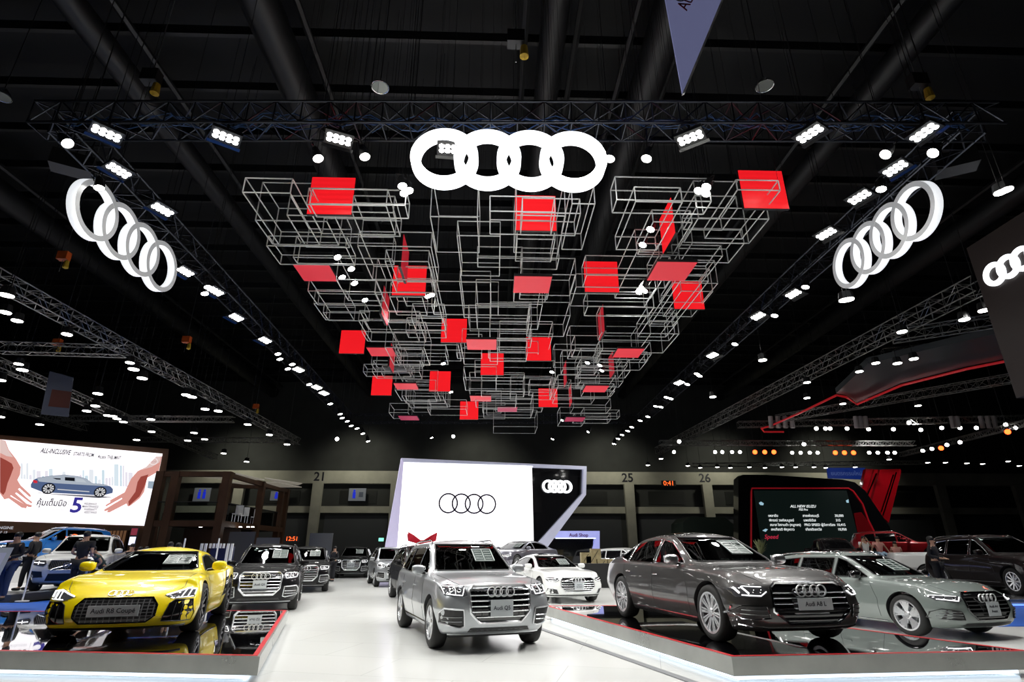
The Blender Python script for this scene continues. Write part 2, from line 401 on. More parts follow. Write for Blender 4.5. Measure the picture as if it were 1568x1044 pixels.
protos = {'p': par_can(), 'b': led_bank(), 'f': far_lamp(M['lens_far']), 'r': far_lamp(M['lens_red'])}
used = set()
def place_lamp(kind, px, py, z, label, group, aim=(0, 18, 0), cat=None, scale=1):
    o = copy_tree(protos[kind])
    p = at_z(px, py, z) if not isinstance(px, Vector) else px
    o.location = p; d = Vector(aim)-p if aim else Vector((0, 0, -1))
    q = (-d).to_track_quat('Z', 'Y'); o.rotation_euler = q.to_euler(); scale *= {'b': .72, 'p': .95}.get(kind, 1); o.scale = (scale,)*3
    L = (18.9-p.z)/scale; u = q.inverted() @ Vector((0, 0, 1)); mb = MB(); mb.rod(u*.05, u*L, .009, 3); w_ = mb.build('suspension_wire', M['black'], o)
    return tag(o, label, cat or ('floodlight' if kind == 'b' else 'spotlight'), group)
LZ = 9.35
front = [('b', 163, 204), ('p', 99, 214), ('b', 519, 213), ('p', 485, 236), ('p', 557, 233), ('b', 690, 228), ('b', 346, 210), ('p', 935, 236), ('p', 992, 236), ('b', 1057, 211), ('b', 1240, 205), ('p', 1360, 231), ('b', 1415, 203), ('p', 1433, 229)]
front.sort(key=lambda q: q[1])
OR2 = ['leftmost']+ORD[1:]
for i, (k, x, y) in enumerate(front):
    place_lamp(k, x, y, LZ, ('round spotlight' if k == 'p' else 'flat led floodlight')+' under the front truss, '+(OR2[i]+' lamp from the left' if i else 'leftmost lamp'), 'lamps under the front truss', aim=(0 if k == 'p' else at_z(x, y, LZ).x*.9, 8.5, 0), scale=1.15)
lside = [('b', 182, 261), ('p', 152, 281), ('b', 249, 321), ('b', 284, 416), ('p', 318, 434), ('p', 313, 444), ('b', 330, 446), ('b', 362, 486), ('b', 406, 521), ('p', 425, 537), ('p', 428, 545), ('p', 447, 553), ('p', 440, 560), ('b', 457, 566),
         ('p', 473, 584), ('b', 496, 602), ('p', 505, 614), ('p', 520, 630), ('p', 523, 636), ('p', 531, 641), ('p', 546, 652), ('p', 555, 660), ('p', 563, 672), ('b', 485, 593), ('p', 537, 648)]
lside.sort(key=lambda q: q[2])
for i, (k, x, y) in enumerate(lside):
    place_lamp(k, x, y, LZ, ('round spotlight' if k == 'p' else 'flat led floodlight')+' along the left side truss, '+ORD[i]+(' from the front' if i else ' to the front'), 'lamps along the left side truss', aim=(-6.5, at_z(x, y, LZ).y-.8, 0), scale=1.1+i*.02)
rside = [('b', 1371, 258), ('p', 1349, 283), ('b', 1316, 302), ('b', 1265, 358), ('p', 1234, 434), ('b', 1215, 450), ('b', 1161, 484), ('p', 1187, 478), ('p', 1126, 522), ('b', 1091, 544), ('p', 1068, 568), ('p', 1072, 571), ('b', 1040, 586), ('p', 1053, 584), ('p', 1021, 604), ('p', 1028, 606),
         ('p', 1005, 618), ('p', 1013, 619), ('p', 993, 634), ('p', 981, 640), ('p', 968, 650), ('p', 962, 656), ('p', 953, 662), ('p', 947, 668), ('p', 941, 676)]
rside.sort(key=lambda q: q[2])
for i, (k, x, y) in enumerate(rside):
    place_lamp(k, x, y, LZ, ('round spotlight' if k == 'p' else 'flat led floodlight')+' along the right side truss, '+ORD[i]+(' from the front' if i else ' to the front'), 'lamps along the right side truss', aim=(6.5, at_z(x, y, LZ).y-.8, 0), scale=1.1+i*.02)
mid = [(615, 279), (625, 286), (618, 290), (1072, 287), (1084, 281), (1083, 291), (515, 389), (536, 407), (522, 420), (541, 429), (654, 449), (660, 447), (998, 346), (985, 437), (989, 441), (980, 443), (986, 370), (557, 455), (678, 553), (901, 552), (920, 556), (923, 564), (846, 566), (690, 597), (862, 641), (660, 668), (847, 670), (902, 659)]
mid.sort(key=lambda q: q[1])
for i, (x, y) in enumerate(mid):
    place_lamp('p', x, y, 9.0, 'small round spotlight among the wire boxes of the canopy, '+ORD[i]+(' from the front' if i else ' to the front'), 'lamps among the wire boxes', aim=(0, at_z(x, y, 9).y-2, 0), scale=1.05)
far_l = [(10, 446), (14, 447), (10, 473), (28, 486), (104, 507), (200, 551), (206, 560), (30, 553), (36, 561), (2, 577), (97, 588), (219, 574), (151, 598), (147, 617), (174, 633), (134, 625), (180, 637), (166, 632), (232, 638), (286, 600), (295, 603), (315, 622), (335, 625), (190, 642), (62, 646), (210, 670), (380, 646), (413, 662), (440, 677), (343, 691), (378, 704), (288, 671), (298, 659), (2, 634), (233, 657), (314, 669)]
for i, (x, y) in enumerate(sorted(far_l)):
    place_lamp('f', x, y, 8.6, 'small lamp over the left neighbouring stands, '+OR2[i]+' from the left' if i else 'small lamp over the left neighbouring stands, leftmost', 'lamps over the left stands', aim=None, scale=1.35 if y < 560 else 1.7)
far_r = [(1539, 285, 1), (1530, 289, 1), (1292, 454, 1), (1298, 453, 1), (1380, 503, 1), (1373, 552, 1), (1398, 545, 1), (1475, 484, 1), (1505, 470, 1), (1340, 552, 0), (1315, 565, 0), (1235, 582, 0), (1235, 606, 0), (1167, 547, 1), (1091, 604, 1), (1290, 615, 0), (1405, 618, 0), (1250, 656, 0), (1264, 656, 0), (1271, 656, 0), (1297, 656, 0), (1330, 657, 0), (1368, 657, 0), (1410, 658, 0), (1442, 655, 0), (1470, 655, 0), (1495, 655, 0),
         (1392, 647, 0), (1540, 650, 0), (1555, 655, 0), (1095, 692, 0), (1106, 692, 0), (1121, 692, 0), (1133, 692, 0), (1213, 693, 0), (1226, 693, 0), (1240, 693, 0), (1252, 693, 0), (1331, 693, 0), (1344, 693, 0), (1359, 693, 0), (1370, 693, 0), (1231, 680, 0), (1413, 690, 0), (1427, 687, 0), (1450, 681, 0), (1470, 677, 0), (1504, 708, 0), (1543, 704, 0),
         (992, 710, 0), (1032, 692, 0), (1053, 711, 0), (1072, 714, 0), (1098, 713, 0), (1118, 714, 0), (1147, 713, 0), (1171, 714, 0), (1197, 713, 0), (1218, 713, 0), (1246, 713, 0), (1264, 714, 0), (1309, 713, 0), (1040, 676, 0), (1012, 700, 0), (1361, 701, 0), (1420, 706, 0), (1447, 706, 0), (1480, 707, 0), (1560, 711, 0), (516, 672, 0), (694, 668, 0)]
for i, (x, y, b) in enumerate(sorted(far_r)):
    place_lamp('f', x, y, 8.4 if y < 670 else 7.6, 'small white lamp over the right neighbouring stands, '+(OR2[i] if i < len(OR2) else 'number %d' % (i+1))+(' from the left' if i else ''), 'lamps over the right stands', aim=(0, 0, 1) if 640 < y < 700 else None, scale=(1.0 if y < 300 else 1.3) if b else (.95 if 640 < y < 700 else 1.2))
for i, (x, y) in enumerate([(1156, 692), (1171, 692), (1185, 692), (1279, 693), (1293, 693), (1307, 693), (1441, 686), (1543, 661)]):
    place_lamp('r', x, y, 7.6, 'small red spotlight over the right neighbouring stands, '+OR2[i]+(' from the left' if i else ''), 'red spotlights over the right stands', aim=(0, 0, 1), scale=1.25)
# white moving-light tubes hanging in a row under the red-edged canopy
for g, xs in enumerate([(1181, 1192, 1203, 1214), (1312, 1319, 1327), (1460, 1468, 1505, 1515, 1525)]):
    for i, x in enumerate(xs):
        p = at_z(x, 655, 8.4); mb = MB(); mb.rod(p, p+Vector((.06, 0, .7)), .13, 8)
        tag(mb.build('tube_lamp', mat('grey_tube', (.55, .5, .5), .4)), 'grey tube lamp hanging above the dark price screen, group %s, %s' % (['left', 'middle', 'right'][g], OR2[i]+(' from the left' if i else '')), 'lamp', 'grey tube lamps at the right')
# unlit high bay lamps under the roof
for px, py, l in ((582, 134, 'round unlit high bay lamp above the front truss, left of the big rings sign'), (1171, 132, 'round unlit high bay lamp above the front truss at the right'), (2, 148, 'round unlit high bay lamp at the left picture edge'), (977, 0, 'x')):
    if l == 'x': continue
    p = at_z(px, py, 14.5); e = empty('high_bay_lamp', p); tag(e, l, 'lamp', 'unlit high bay lamps')
    MB().lathe([(.08, .3), (.26, .05), (.27, 0), (.25, 0), (.06, .26)], 'Z', 18).build('reflector', M['chrome'], e, 60)
    mb = MB(); mb.rod((0, 0, .28), (0, 0, 18.9-p.z), .015, 5); mb.build('cord', M['black'], e)
    MB().lathe([(0, 0), (.24, 0), (.24, .01), (0, .01)], 'Z', 18, closed=False).build('cover', mat('bay_glass', (.35, .38, .36), .15, .6), e)
# loudspeakers hung at the corners of the truss
for px, py, s, l in ((112, 252, 1, 'black hanging loudspeaker behind the left rings sign'), (1462, 250, -1, 'black hanging loudspeaker behind the right rings sign')):
    p = at_z(px, py, 9.9); e = empty('hanging_loudspeaker', p); tag(e, l, 'loudspeaker', 'hanging loudspeakers')
    MB().cbox((0, 0, 0), (.8, .45, .4), s*.5).build('cabinet', M['black'], e); mb = MB(); mb.rod((0, 0, .2), (0, 0, 9), .015, 5); mb.build('bracket', M['black'], e)

for o in protos.values():
    for ch in list(o.children): bpy.data.objects.remove(ch)
    bpy.data.objects.remove(o)
# ---------------------------------------------------------------- canopy of wire boxes and red led squares
rb = random.Random(11)
def wire_box(fbl, rx, top, back, z, label):
    """front bottom left corner (px, py), right px, top py, back bottom py, all read off the photo, bottom height z"""
    a = at_z(fbl[0], fbl[1], z); b = at_z(rx, fbl[1], z); w = (b-a).length
    Y = (a.y+b.y)/2; h = max(.18, at_y((fbl[0]+rx)/2, top, Y).z-z); yb = at_z((fbl[0]+rx)/2, back, z).y
    return wire_box3(a.x, b.x, Y, yb, z, z+h, label)
tubes = []
def wire_box3(x0, x1, y0, y1, z0, z1, label, r=.0145):
    e = empty('wire_box_frame', ((x0+x1)/2, (y0+y1)/2, z0)); tag(e, label, 'wire frame', 'white wire boxes of the canopy')
    w, d, h = (x1-x0)/2, (y1-y0)/2, z1-z0; mb = MB()
    for z in (0, h):
        for s in (-1, 1): mb.rod((-w, s*d, z), (w, s*d, z), r, 4); mb.rod((s*w, -d, z), (s*w, d, z), r, 4)
    for sx in (-1, 1):
        for sy in (-1, 1): mb.rod((sx*w, sy*d, 0), (sx*w, sy*d, h), r, 4)
    mb.build('tube_frame', M['tube'], e)
    mb = MB()
    for s in (-1, 1): mb.rod((s*w, -s*d, h), (s*w, -s*d, 18.9-z0), .004, 3)
    mb.build('hanging_wire', M['black'], e)
    tubes.append(e); return e
boxes = [((372, 295), 444, 273, 374), ((392, 338), 500, 280, 374), ((450, 395), 600, 362, 404), ((409, 377), 529, 362, 405), ((472, 446), 574, 428, 467), ((515, 428), 575, 395, 460), ((475, 313), 620, 290, 333), ((470, 314), 591, 289, 358), ((539, 325), 602, 300, 361), ((440, 330), 512, 300, 378),
         ((548, 377), 660, 355, 428), ((590, 400), 656, 383, 447), ((574, 448), 668, 430, 494),
         ((659, 332), 731, 272, 386), ((700, 361), 766, 339, 422), ((750, 324), 850, 301, 359), ((731, 395), 800, 378, 409), ((704, 432), 751, 415, 486), ((790.6, 330), 866, 275, 387), ((876, 312), 911, 285, 382), ((800, 326), 889, 304, 360), ((799, 395), 856, 380, 412), ((800, 420), 882, 395, 452), ((792, 366), 850, 352, 400), ((797, 442), 841, 430, 458),
         ((944, 307), 1090, 272, 327), ((973, 309), 1045, 287, 383), ((1069, 334.5), 1178, 278, 372), ((1129, 291), 1195, 276, 366), ((1009, 391), 1107, 375, 422), ((898, 422), 1030, 392, 440), ((975, 386), 1040, 352, 457), ((882, 440), 1005, 420, 469), ((1066, 318), 1130, 300, 352), ((1042, 430), 1085, 420, 500), ((1000, 340), 1060, 322, 390), ((1060, 372), 1140, 350, 402)]
def colname(x): return 'left' if x < -1.9 else ('middle' if x < 2.9 else 'right')
pend = []
for b in boxes: pend.append(('px', b, 8.62+rb.uniform(-.12, .15)))
# the remaining boxes, farther back in three columns
cols = [(-6.0, -1.5), (-1.9, 2.9), (2.5, 7.0)]
for ci, (cx0, cx1) in enumerate(cols):
    y = 15.5 if ci != 1 else 15.0
    while y < 32.5:
        for k in range(3 if y < 26 else 2):
            w = rb.choice([1.0, 1.4, 2.0, 2.0, 2.6]); d = rb.choice([.7, 1.0, 1.4, 2.0]); h = rb.choice([.35, .5, .5, .8, 1.0])
            x0 = rb.uniform(cx0-.1, cx1-w+.1); z0 = rb.choice([8.35, 8.6, 8.85, 9.1])+rb.uniform(-.05, .05); yy = y+rb.uniform(-.6, .8)
            pend.append(('w', (x0, x0+w, yy, yy+d, z0, min(z0+h, 9.9)), 0))
        y += 1.9
cnt = {'left': 0, 'middle': 0, 'right': 0}; info = []
for kd, b, z in pend:
    if kd == 'px': p = at_z((b[0][0]+b[1])/2, b[0][1], z); info.append((p.y, colname(p.x), kd, b, z))
    else: info.append((b[2], colname((b[0]+b[1])/2), kd, b, z))
for yy, cn_, kd, b, z in sorted(info, key=lambda q: (q[0], q[1])):
    i = cnt[cn_]; cnt[cn_] += 1
    lab = 'white tube box frame in the %s column of the canopy, %s' % (cn_, ORD[i]+(' from the front' if i else ' to the front'))
    if kd == 'px': wire_box(*b, z, lab)
    else: wire_box3(*b, lab)
def led_red():
    m = mat('red_led', (.5, .01, .01), .35, coat=.2, emit=(1, .012, .02), es=.78); nt = m.node_tree; b = nt.nodes['Principled BSDF']
    tc = nt.nodes.new('ShaderNodeTexCoord'); wv = nt.nodes.new('ShaderNodeTexWave'); wv.bands_direction = 'Z'; wv.inputs['Scale'].default_value = 2.4
    mr = nt.nodes.new('ShaderNodeMapRange'); mr.inputs['To Min'].default_value = .72; mr.inputs['To Max'].default_value = .86
    nt.links.new(tc.outputs['Object'], wv.inputs[0]); nt.links.new(wv.outputs['Fac'], mr.inputs['Value']); nt.links.new(mr.outputs[0], b.inputs['Emission Strength']); return m
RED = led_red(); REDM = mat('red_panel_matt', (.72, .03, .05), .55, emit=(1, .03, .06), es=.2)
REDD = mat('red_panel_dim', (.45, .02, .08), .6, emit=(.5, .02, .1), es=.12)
def red_panel(loc, kind, label, m=None, s=1.0):
    """loc: middle of the lower (front) edge"""
    e = empty('red_square_panel', loc); tag(e, label, 'red panel', 'red squares of the canopy'); t = .07
    if kind == 'f': MB().box((-s/2, -.012, 0), (s/2, 0, s)).build('led_face', m or RED, e); MB().box((-s/2-.01, 0, -.01), (s/2+.01, t, s+.01)).build('casing', M['black'], e); hz = s
    if kind == 'h': MB().box((-s/2, 0, -.012), (s/2, s, 0)).build('lower_face', m or REDM, e); MB().box((-s/2-.01, -.01, 0), (s/2+.01, s+.01, t)).build('casing', M['black'], e); hz = t
    if kind in 'lr':
        k = 1 if kind == 'r' else -1
        MB().box((min(0, k*.012), 0, 0), (max(0, k*.012), s, s)).build('led_face', m or REDM, e); MB().box((min(0, -k*t), -.01, -.01), (max(0, -k*t), s+.01, s+.01)).build('casing', M['black'], e); hz = s
    mb = MB(); mb.rod((-.4 if kind in 'fh' else 0, .05, hz), (-.4 if kind in 'fh' else 0, .05, 18.9-loc[2]), .005, 3); mb.rod((.4 if kind in 'fh' else 0, .05, hz), (.4 if kind in 'fh' else 0, .05, 18.9-loc[2]), .005, 3)
    mb.build('hanging_wire', M['black'], e)
    return e
ff = [((470, 538, 328), 'nearest at the left, in front of its wire boxes'), ((1140, 1208, 319), 'nearest at the far right corner'), ((789, 852, 353), 'nearest in the middle, under the big rings sign'), ((600, 651, 452), 'left column, second row'),
      ((896, 948, 447), 'right of the middle, crossed by a bright tube'), ((1033, 1079, 473), 'right edge, behind the nearest corner square'), ((675, 714, 524), 'left of the middle, third row'), ((519, 557, 541), 'left edge, third row'),
      ((736, 771, 574), 'middle column, fourth row'), ((806, 844, 552), 'middle column with a dark wedge across it'), ((568, 599, 605), 'left edge, fifth row'), ((657, 689, 599), 'fifth row, left of the middle'), ((825, 854, 623), 'fifth row, right of the middle'), ((704, 732, 642), 'farthest, in the middle')]
for (x0, x1, yb), l in ff:
    Y = 1/((at_y(x1, yb, 1)-at_y(x0, yb, 1)).length); p = at_y((x0+x1)/2, yb, Y); red_panel(p, 'f', 'upright glowing red square panel, '+l)
hh = [((466, 518, 430), 'left column, under the near wire boxes'), ((786, 840, 448), 'middle column behind the nearest square'), ((991, 1048, 429), 'right column, slanting above an upright square'), ((569, 607, 545), 'left column, third row'), ((716, 760, 535), 'middle, third row'),
      ((938, 977, 547), 'right column, fourth row'), ((608, 641, 596), 'left column, fifth row'), ((892, 926, 600), 'right column, fifth row'), ((721, 752, 614), 'middle, last but one row'), ((762, 791, 630), 'dim, farthest right of the middle'), ((614, 642, 643), 'dim, farthest at the left'), ((864, 892, 645), 'dim, farthest at the right')]
for i, ((x0, x1, yb), l) in enumerate(hh):
    # the lower picture edge is the far edge of a level square
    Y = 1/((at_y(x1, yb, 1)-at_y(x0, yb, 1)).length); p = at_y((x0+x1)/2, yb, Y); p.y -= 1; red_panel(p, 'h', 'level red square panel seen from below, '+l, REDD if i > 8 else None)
ss = [((614, 408), 'r', 'left column, second row'), ((1034, 356), 'l', 'right column, pointed top among the near boxes'), ((584, 480), 'r', 'narrow, left column behind the second row'), ((926, 506), 'l', 'narrow, right column behind a bright tube'), ((941, 570), 'l', 'right column, fourth row'), ((868, 584), 'l', 'middle column, fourth row'), ((876, 616), 'l', 'middle column, fifth row'), ((596, 560), 'r', 'narrow, left column, fourth row')]
for (x, y), k, l in ss:
    p = at_z(x, y, 8.6); red_panel(p, k, 'sideways red square panel, '+l, RED if k == 'l' and y < 400 else None)

# ---------------------------------------------------------------- rings signs
def ring_set(parent, R, w, depth, gap, m_front, m_side, axis='front', n=48, name='ring', flat=False):
    """four linked rings in the x-z plane of the parent, centred on it, front at -y"""
    for k in range(4):
        cx = (k-1.5)*gap; yo = 0.002*(k % 2)
        mb = MB(); mb.lathe([(R, -depth/2+yo), (R, depth/2), (R-w, depth/2), (R-w, -depth/2+yo)], 'Y', n, (cx, 0, 0))
        # front faces carry the bright material
        me = mb.mesh(name)
        o = link(name, me, parent, [m_side, m_front])
        for p in me.polygons:
            if abs(p.normal.y) > .9 and p.center.y < 0: p.material_index = 1
        for p in me.polygons: p.use_smooth = abs(p.normal.y) < .5
M['ringback'] = mat('sign_back_grey', (.42, .42, .42), .4, emit=(.93, .95, 1), es=.22)
M['ringrim'] = mat('sign_rim', (.9, .9, .9), .4, emit=(.93, .96, 1), es=.85)
def rings_sign(loc, rz, R, gap, depth, w, label, front, rim, top=TZ-.25, name='rings_sign'):
    e = empty(name, loc, rz); tag(e, label, 'sign', 'hanging rings signs')
    ring_set(e, R, w, depth, gap, front, rim)
    mb = MB()
    for s in (-1, 1): mb.rod((s*1.5*gap*.98, 0, R-.02), (s*1.5*gap*.98, 0, top-loc[2]), .015, 6)
    mb.build('hanging_rod', M['alu'], e); return e
rings_sign((.23, 9.3, 8.91), 0, .685, .873, .22, .19, 'big glowing white sign of four linked rings at the middle of the front truss', M['sign'], M['sign'], top=9.8)
rings_sign((-9.4, 12.67, 8.86), PI/2, .71, .9, .2, .13, 'glowing sign of four linked rings hanging from the left side truss', M['ringback'], M['ringrim'])
rings_sign((9.9, 12.15, 8.95), -PI/2, .70, .84, .2, .13, 'glowing sign of four linked rings hanging from the right side truss', M['ringback'], M['ringrim'])
# the ringback face of the side signs looks into the stand: ring_set bright side is local -y

# dark hanging box at the right edge with small rings
X = 14.0
ps = [at_x(1480, 380, X), at_x(1640, 283, X), at_x(1640, 560, X), at_x(1523, 560, X)]
e = empty('hanging_sign_box', ps[0]); tag(e, 'big dark hanging box with a small glowing rings sign at the right picture edge', 'sign box')
zt, zb_ = ps[0].z, ps[0].z-4.6
y0, y1 = ps[0].y, ps[0].y-6
MB().box((0, y1-y0, zb_-zt), (3, 0, 0)).build('box_body', mat('dark_brown_box', (.03, .022, .02), .5), e)
c = at_x(1556, 402, X); se = empty('rings_emblem', c-ps[0], -PI/2); se.parent = e
for k in range(4): MB().lathe([(.34, -.06), (.34, .02), (.20, .02), (.20, -.06)], 'Y', 32, ((k-1.5)*.44, 0, 0)).build('ring', M['sign'], se)

# lavender triangular banner hanging over the front
e = empty('hanging_banner', at_y(1045, 143, 7)); tag(e, 'lavender pointed fabric banner with white edge hanging at the top of the picture', 'banner')
o = at_y(1045, 143, 7); P = lambda x, y, dy=0: at_y(x, y, 7)-o+Vector((0, dy, 0))
ban = mat('banner_lavender', (.21, .22, .42), .7, emit=(.3, .32, .6), es=.28)  # faint glow in the cloth stands in for light falling on it
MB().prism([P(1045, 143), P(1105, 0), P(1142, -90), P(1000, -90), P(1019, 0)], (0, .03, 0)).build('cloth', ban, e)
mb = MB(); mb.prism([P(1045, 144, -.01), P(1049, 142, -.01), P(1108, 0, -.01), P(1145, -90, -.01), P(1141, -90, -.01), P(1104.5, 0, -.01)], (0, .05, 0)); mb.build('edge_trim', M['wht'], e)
t = put_text('Audi', .30, P(1053, 0, -.015), e, mat('banner_red_ink', (.25, .01, .03), .6), rot=(PI/2, rad(-62), 0))
mb = MB(); cc = P(1040, -8, -.012)
for k in range(2):
    c3 = cc+Vector((.11*k, 0, .2*k)); mb.path([c3+Vector((.12*math.cos(t), 0, .17*math.sin(t))) for t in np.linspace(0, 2*PI, 28, endpoint=False)], .012, 5, True)
mb.build('printed_rings', M['ink'], e)
# dim banner at the left behind the trusses
z = 8.4; e = empty('hanging_banner', at_y(85, 605, 24)); tag(e, 'dim grey poster banner hanging behind the left trusses', 'banner'); o = at_y(85, 605, 24); P = lambda x, y, dy=0: at_y(x, y, 24)-o+Vector((0, dy, 0))
MB().prism([P(76, 568), P(112, 578), P(104, 638), P(62, 634)], (0, .04, 0)).build('cloth', mat('banner_dim', (.12, .13, .17), .8), e)
MB().prism([P(80, 596, -.01), P(110, 600, -.01), P(106, 625, -.01), P(74, 622, -.01)], (0, .005, 0)).build('print', mat('banner_print', (.12, .03, .02), .7), e)

# ---------------------------------------------------------------- vertical planes that carry artwork
class VP:
    def __init__(s, A, B, name, label, cat, **k):
        s.A = Vector((A[0], A[1], 0)); s.d = (Vector((B[0], B[1], 0))-s.A).normalized(); s.n = Vector((s.d.y, -s.d.x, 0))
        s.rz = math.atan2(s.d.y, s.d.x); s.e = empty(name, s.A, s.rz, label=label, cat=cat, **k)
    def loc(s, px, py, off=0):
        """pixel -> local (u, -off, z)"""
        r = ray(px, py); o = Vector((0, 0, EYE)); t = (s.A-o).dot(s.n)/r.dot(s.n); p = o+r*t; q = p-s.A
        return Vector((q.dot(s.d), -off, p.z))
    def poly(s, pts, m, name, off=.01, th=.008, parent=None, raw=False):
        v = [Vector((p[0], -off, p[1])) if raw else s.loc(*p, off) for p in pts]
        return MB().prism(v, (0, th, 0)).build(name, m, parent or s.e)
    def text(s, txt, px, py, size_px, m, off=.02, slope=0, **k):
        p = s.loc(px, py, off); q = s.loc(px, py-size_px, off); return put_text(txt, (q-p).length*1.15, p, s.e, m, depth=.003, **k)

# ---- led wall of the stand
lw = VP((-5.42, 33), (5.77, 35.9), 'led_wall', 'tall led wall with white screen, slanting lavender frame and black right wing', 'led wall')
lav = mat('frame_lavender', (.55, .52, .68), .35, emit=(.72, .66, 1), es=.34)
lav2 = mat('frame_grey', (.5, .51, .6), .35, emit=(.6, .63, .9), es=.22)
scr = mat('white_screen', (1, 1, 1), .4, emit=(1, .99, 1), es=1.5)
lw.poly([(617, 708), (814.5, 713.5), (818, 884), (604, 884)], scr, 'screen', .0, .1)
lw.poly([(614, 702), (617.5, 708), (604, 884), (581, 884)], lav, 'frame', .25, .35)
lw.poly([(614, 702), (896, 714.5), (891, 719), (814.5, 716), (814.5, 713.5), (617, 708)], lav2, 'frame', .25, .35)
lw.poly([(896, 714.5), (895, 758), (890, 756), (891, 719)], lav2, 'frame', .25, .35)
lw.poly([(895, 758), (833, 842), (806, 884), (796, 884), (818, 836), (890, 756)], lav2, 'frame', .25, .35)
lw.poly([(814.5, 716), (891, 719), (890, 757), (820, 836), (817.5, 836)], M['gblack'], 'side_panel', .02, .1)
e = empty('rings_emblem', lw.loc(716, 771, .03)); e.parent = lw.e
mb = MB()
g = (lw.loc(736, 771)-lw.loc(716.5, 771)).length
for k in range(4): mb.lathe([(g*.75, -.02), (g*.75, 0), (g*.635, 0), (g*.635, -.02)], 'Y', 40, ((k-1.5)*g, 0, 0))
mb.build('printed_rings', mat('logo_navy', (.01, .003, .03), .5), e)
e = empty('rings_emblem', lw.loc(852.5, 745, .12)); e.parent = lw.e; g = (lw.loc(852, 745)-lw.loc(843, 745)).length
for k in range(4): MB().lathe([(g*1.0, -.04), (g*1.0, .06), (g*.66, .06), (g*.66, -.04)], 'Y', 32, ((k-1.5)*g*1.02, 0, 0)).build('ring', M['sign'], e)

# ---- shop booth
sh = VP((5.5, 38), (12, 38), 'shop_booth', 'blue-lit shop booth with slanting frame right of the led wall', 'booth')
bl = mat('booth_blue', (.4, .42, .7), .4, emit=(.38, .42, 1), es=.5)
sh.poly([(830, 813), (917, 813), (917, 876), (909, 876), (909, 823.5), (832, 823.5)], bl, 'frame', .3, .5)
sh.poly([(835, 824), (910, 824), (900, 850), (900, 876), (835, 876)], M['gblack'], 'back_panel', 0, .1)
sh.poly([(850, 823.5), (911, 823.5), (911, 824.8), (850, 824.8)], mat('booth_strip', (1, 1, 1), .4, emit=(.7, .8, 1), es=1.3), 'light_strip', .32, .02)
sh.poly([(904, 845), (911, 824), (917, 824), (917, 876), (906, 850)], bl, 'side_frame', .28, .1)
sh.text('Audi Shop', 885, 819.5, 6.4, mat('shop_ink', (.12, .02, .12), .5), .33, label='red-violet shop lettering', bold=.02)
cb = MB(); cb.box((-1.6, -.4, 0), (1.6, .4, .95))
o = cb.build('counter', M['black']); o.location = at_z(936, 905, 0)+Vector((0, 2.5, 0)); tag(o, 'black counter behind the white coupe at the right', 'counter')
for i, (x, y) in enumerate(((905, 862), (922, 866), (938, 866), (897, 856), (912, 850))):
    p = at_y(x, y+6, 30); e = empty('cardboard_box', p); tag(e, 'beige box on display by the shop booth, '+['leftmost of the front row', 'middle of the front row', 'rightmost of the front row', 'leftmost at the back', 'second at the back'][i], 'box', 'beige boxes by the shop')
    MB().box((-.25, -.2, 0), (.25, .2, .5)).build('carton', noise_on(mat('beige_card', (.33, .27, .14), .7), 6, .2), e)
    MB().rod((-.12, -.205, .08), (.12, -.205, .42), .015, 4).build('black_stripe', M['black'], e)
e = empty('display_shelf', at_y(917, 884, 30)); tag(e, 'dark low shelf carrying beige boxes by the shop booth', 'shelf'); zt = at_y(905, 868, 30).z
ez = e.location.z
MB().box((-1.2, -.25, zt-ez-.04), (1.2, .6, zt-ez)).box((-1.1, -.2, -ez), (-1.0, .5, zt-ez)).box((1.0, -.2, -ez), (1.1, .5, zt-ez)).build('shelf_board', M['dark'], e)

# ---- hands screen
vo = VP((-27.1, 31.2), (-20.64, 35.4), 'screen_wall', 'brown-framed bright screen wall showing two hands around a blue car', 'screen')
brown = noise_on(mat('brown_cladding', (.085, .038, .018), .45), 1.5, .2)
vo.poly([(-120, 655), (259, 687), (242, 812), (232, 880), (190, 880), (200, 808), (-120, 800)], brown, 'frame', -.12, .3)
vo.poly([(-120, 796), (200, 806), (200, 812), (-120, 818)], brown, 'frame', .02, .1)
wscr = mat('screen_pinkwhite', (1, 1, 1), .4, emit=(1, .955, .985), es=1.05)
vo.poly([(-110, 663), (249, 694.5), (226, 805), (-110, 794)], wscr, 'screen', 0, .04)
def ink(n, c, s=.75): return mat('screen_'+n, (0, 0, 0), .6, emit=c, es=s, spec=.1)
sk, skd, skl = ink('skin', (.93, .42, .36)), ink('skin_dark', (.42, .08, .06)), ink('skin_light', (1, .74, .70))
cl = lambda pts: [(p[0]/6.03, 660+p[1]/6.03) for p in pts]
vo.poly(cl([(0, 75), (50, 90), (80, 170), (150, 260), (190, 330), (185, 400), (160, 450), (190, 500), (280, 585), (288, 605), (270, 605), (180, 525), (165, 535), (240, 610), (298, 655), (290, 668), (150, 565), (140, 575), (245, 670), (296, 685), (290, 702), (262, 700), (100, 590), (95, 600), (252, 690), (240, 712), (200, 706), (80, 620), (40, 630), (0, 575)]), sk, 'hand_picture', .008)
vo.poly(cl([(0, 240), (60, 270), (110, 300), (125, 340), (95, 420), (70, 480), (50, 560), (30, 590), (0, 560)]), skd, 'hand_shade', .014)
vo.poly(cl([(0, 75), (45, 90), (75, 170), (120, 240), (60, 230), (0, 200)]), skl, 'hand_light', .014)
vo.poly(cl([(1496, 232), (1465, 370), (1360, 430), (1330, 560), (1290, 620), (1200, 690), (1180, 695), (1168, 668), (1010, 750), (985, 748), (1000, 730), (965, 740), (962, 725), (1130, 625), (1125, 615), (980, 695), (975, 683), (1110, 600), (1020, 655), (1015, 640), (1150, 565), (1210, 440), (1270, 370), (1350, 330), (1440, 235)]), sk, 'hand_picture', .008)
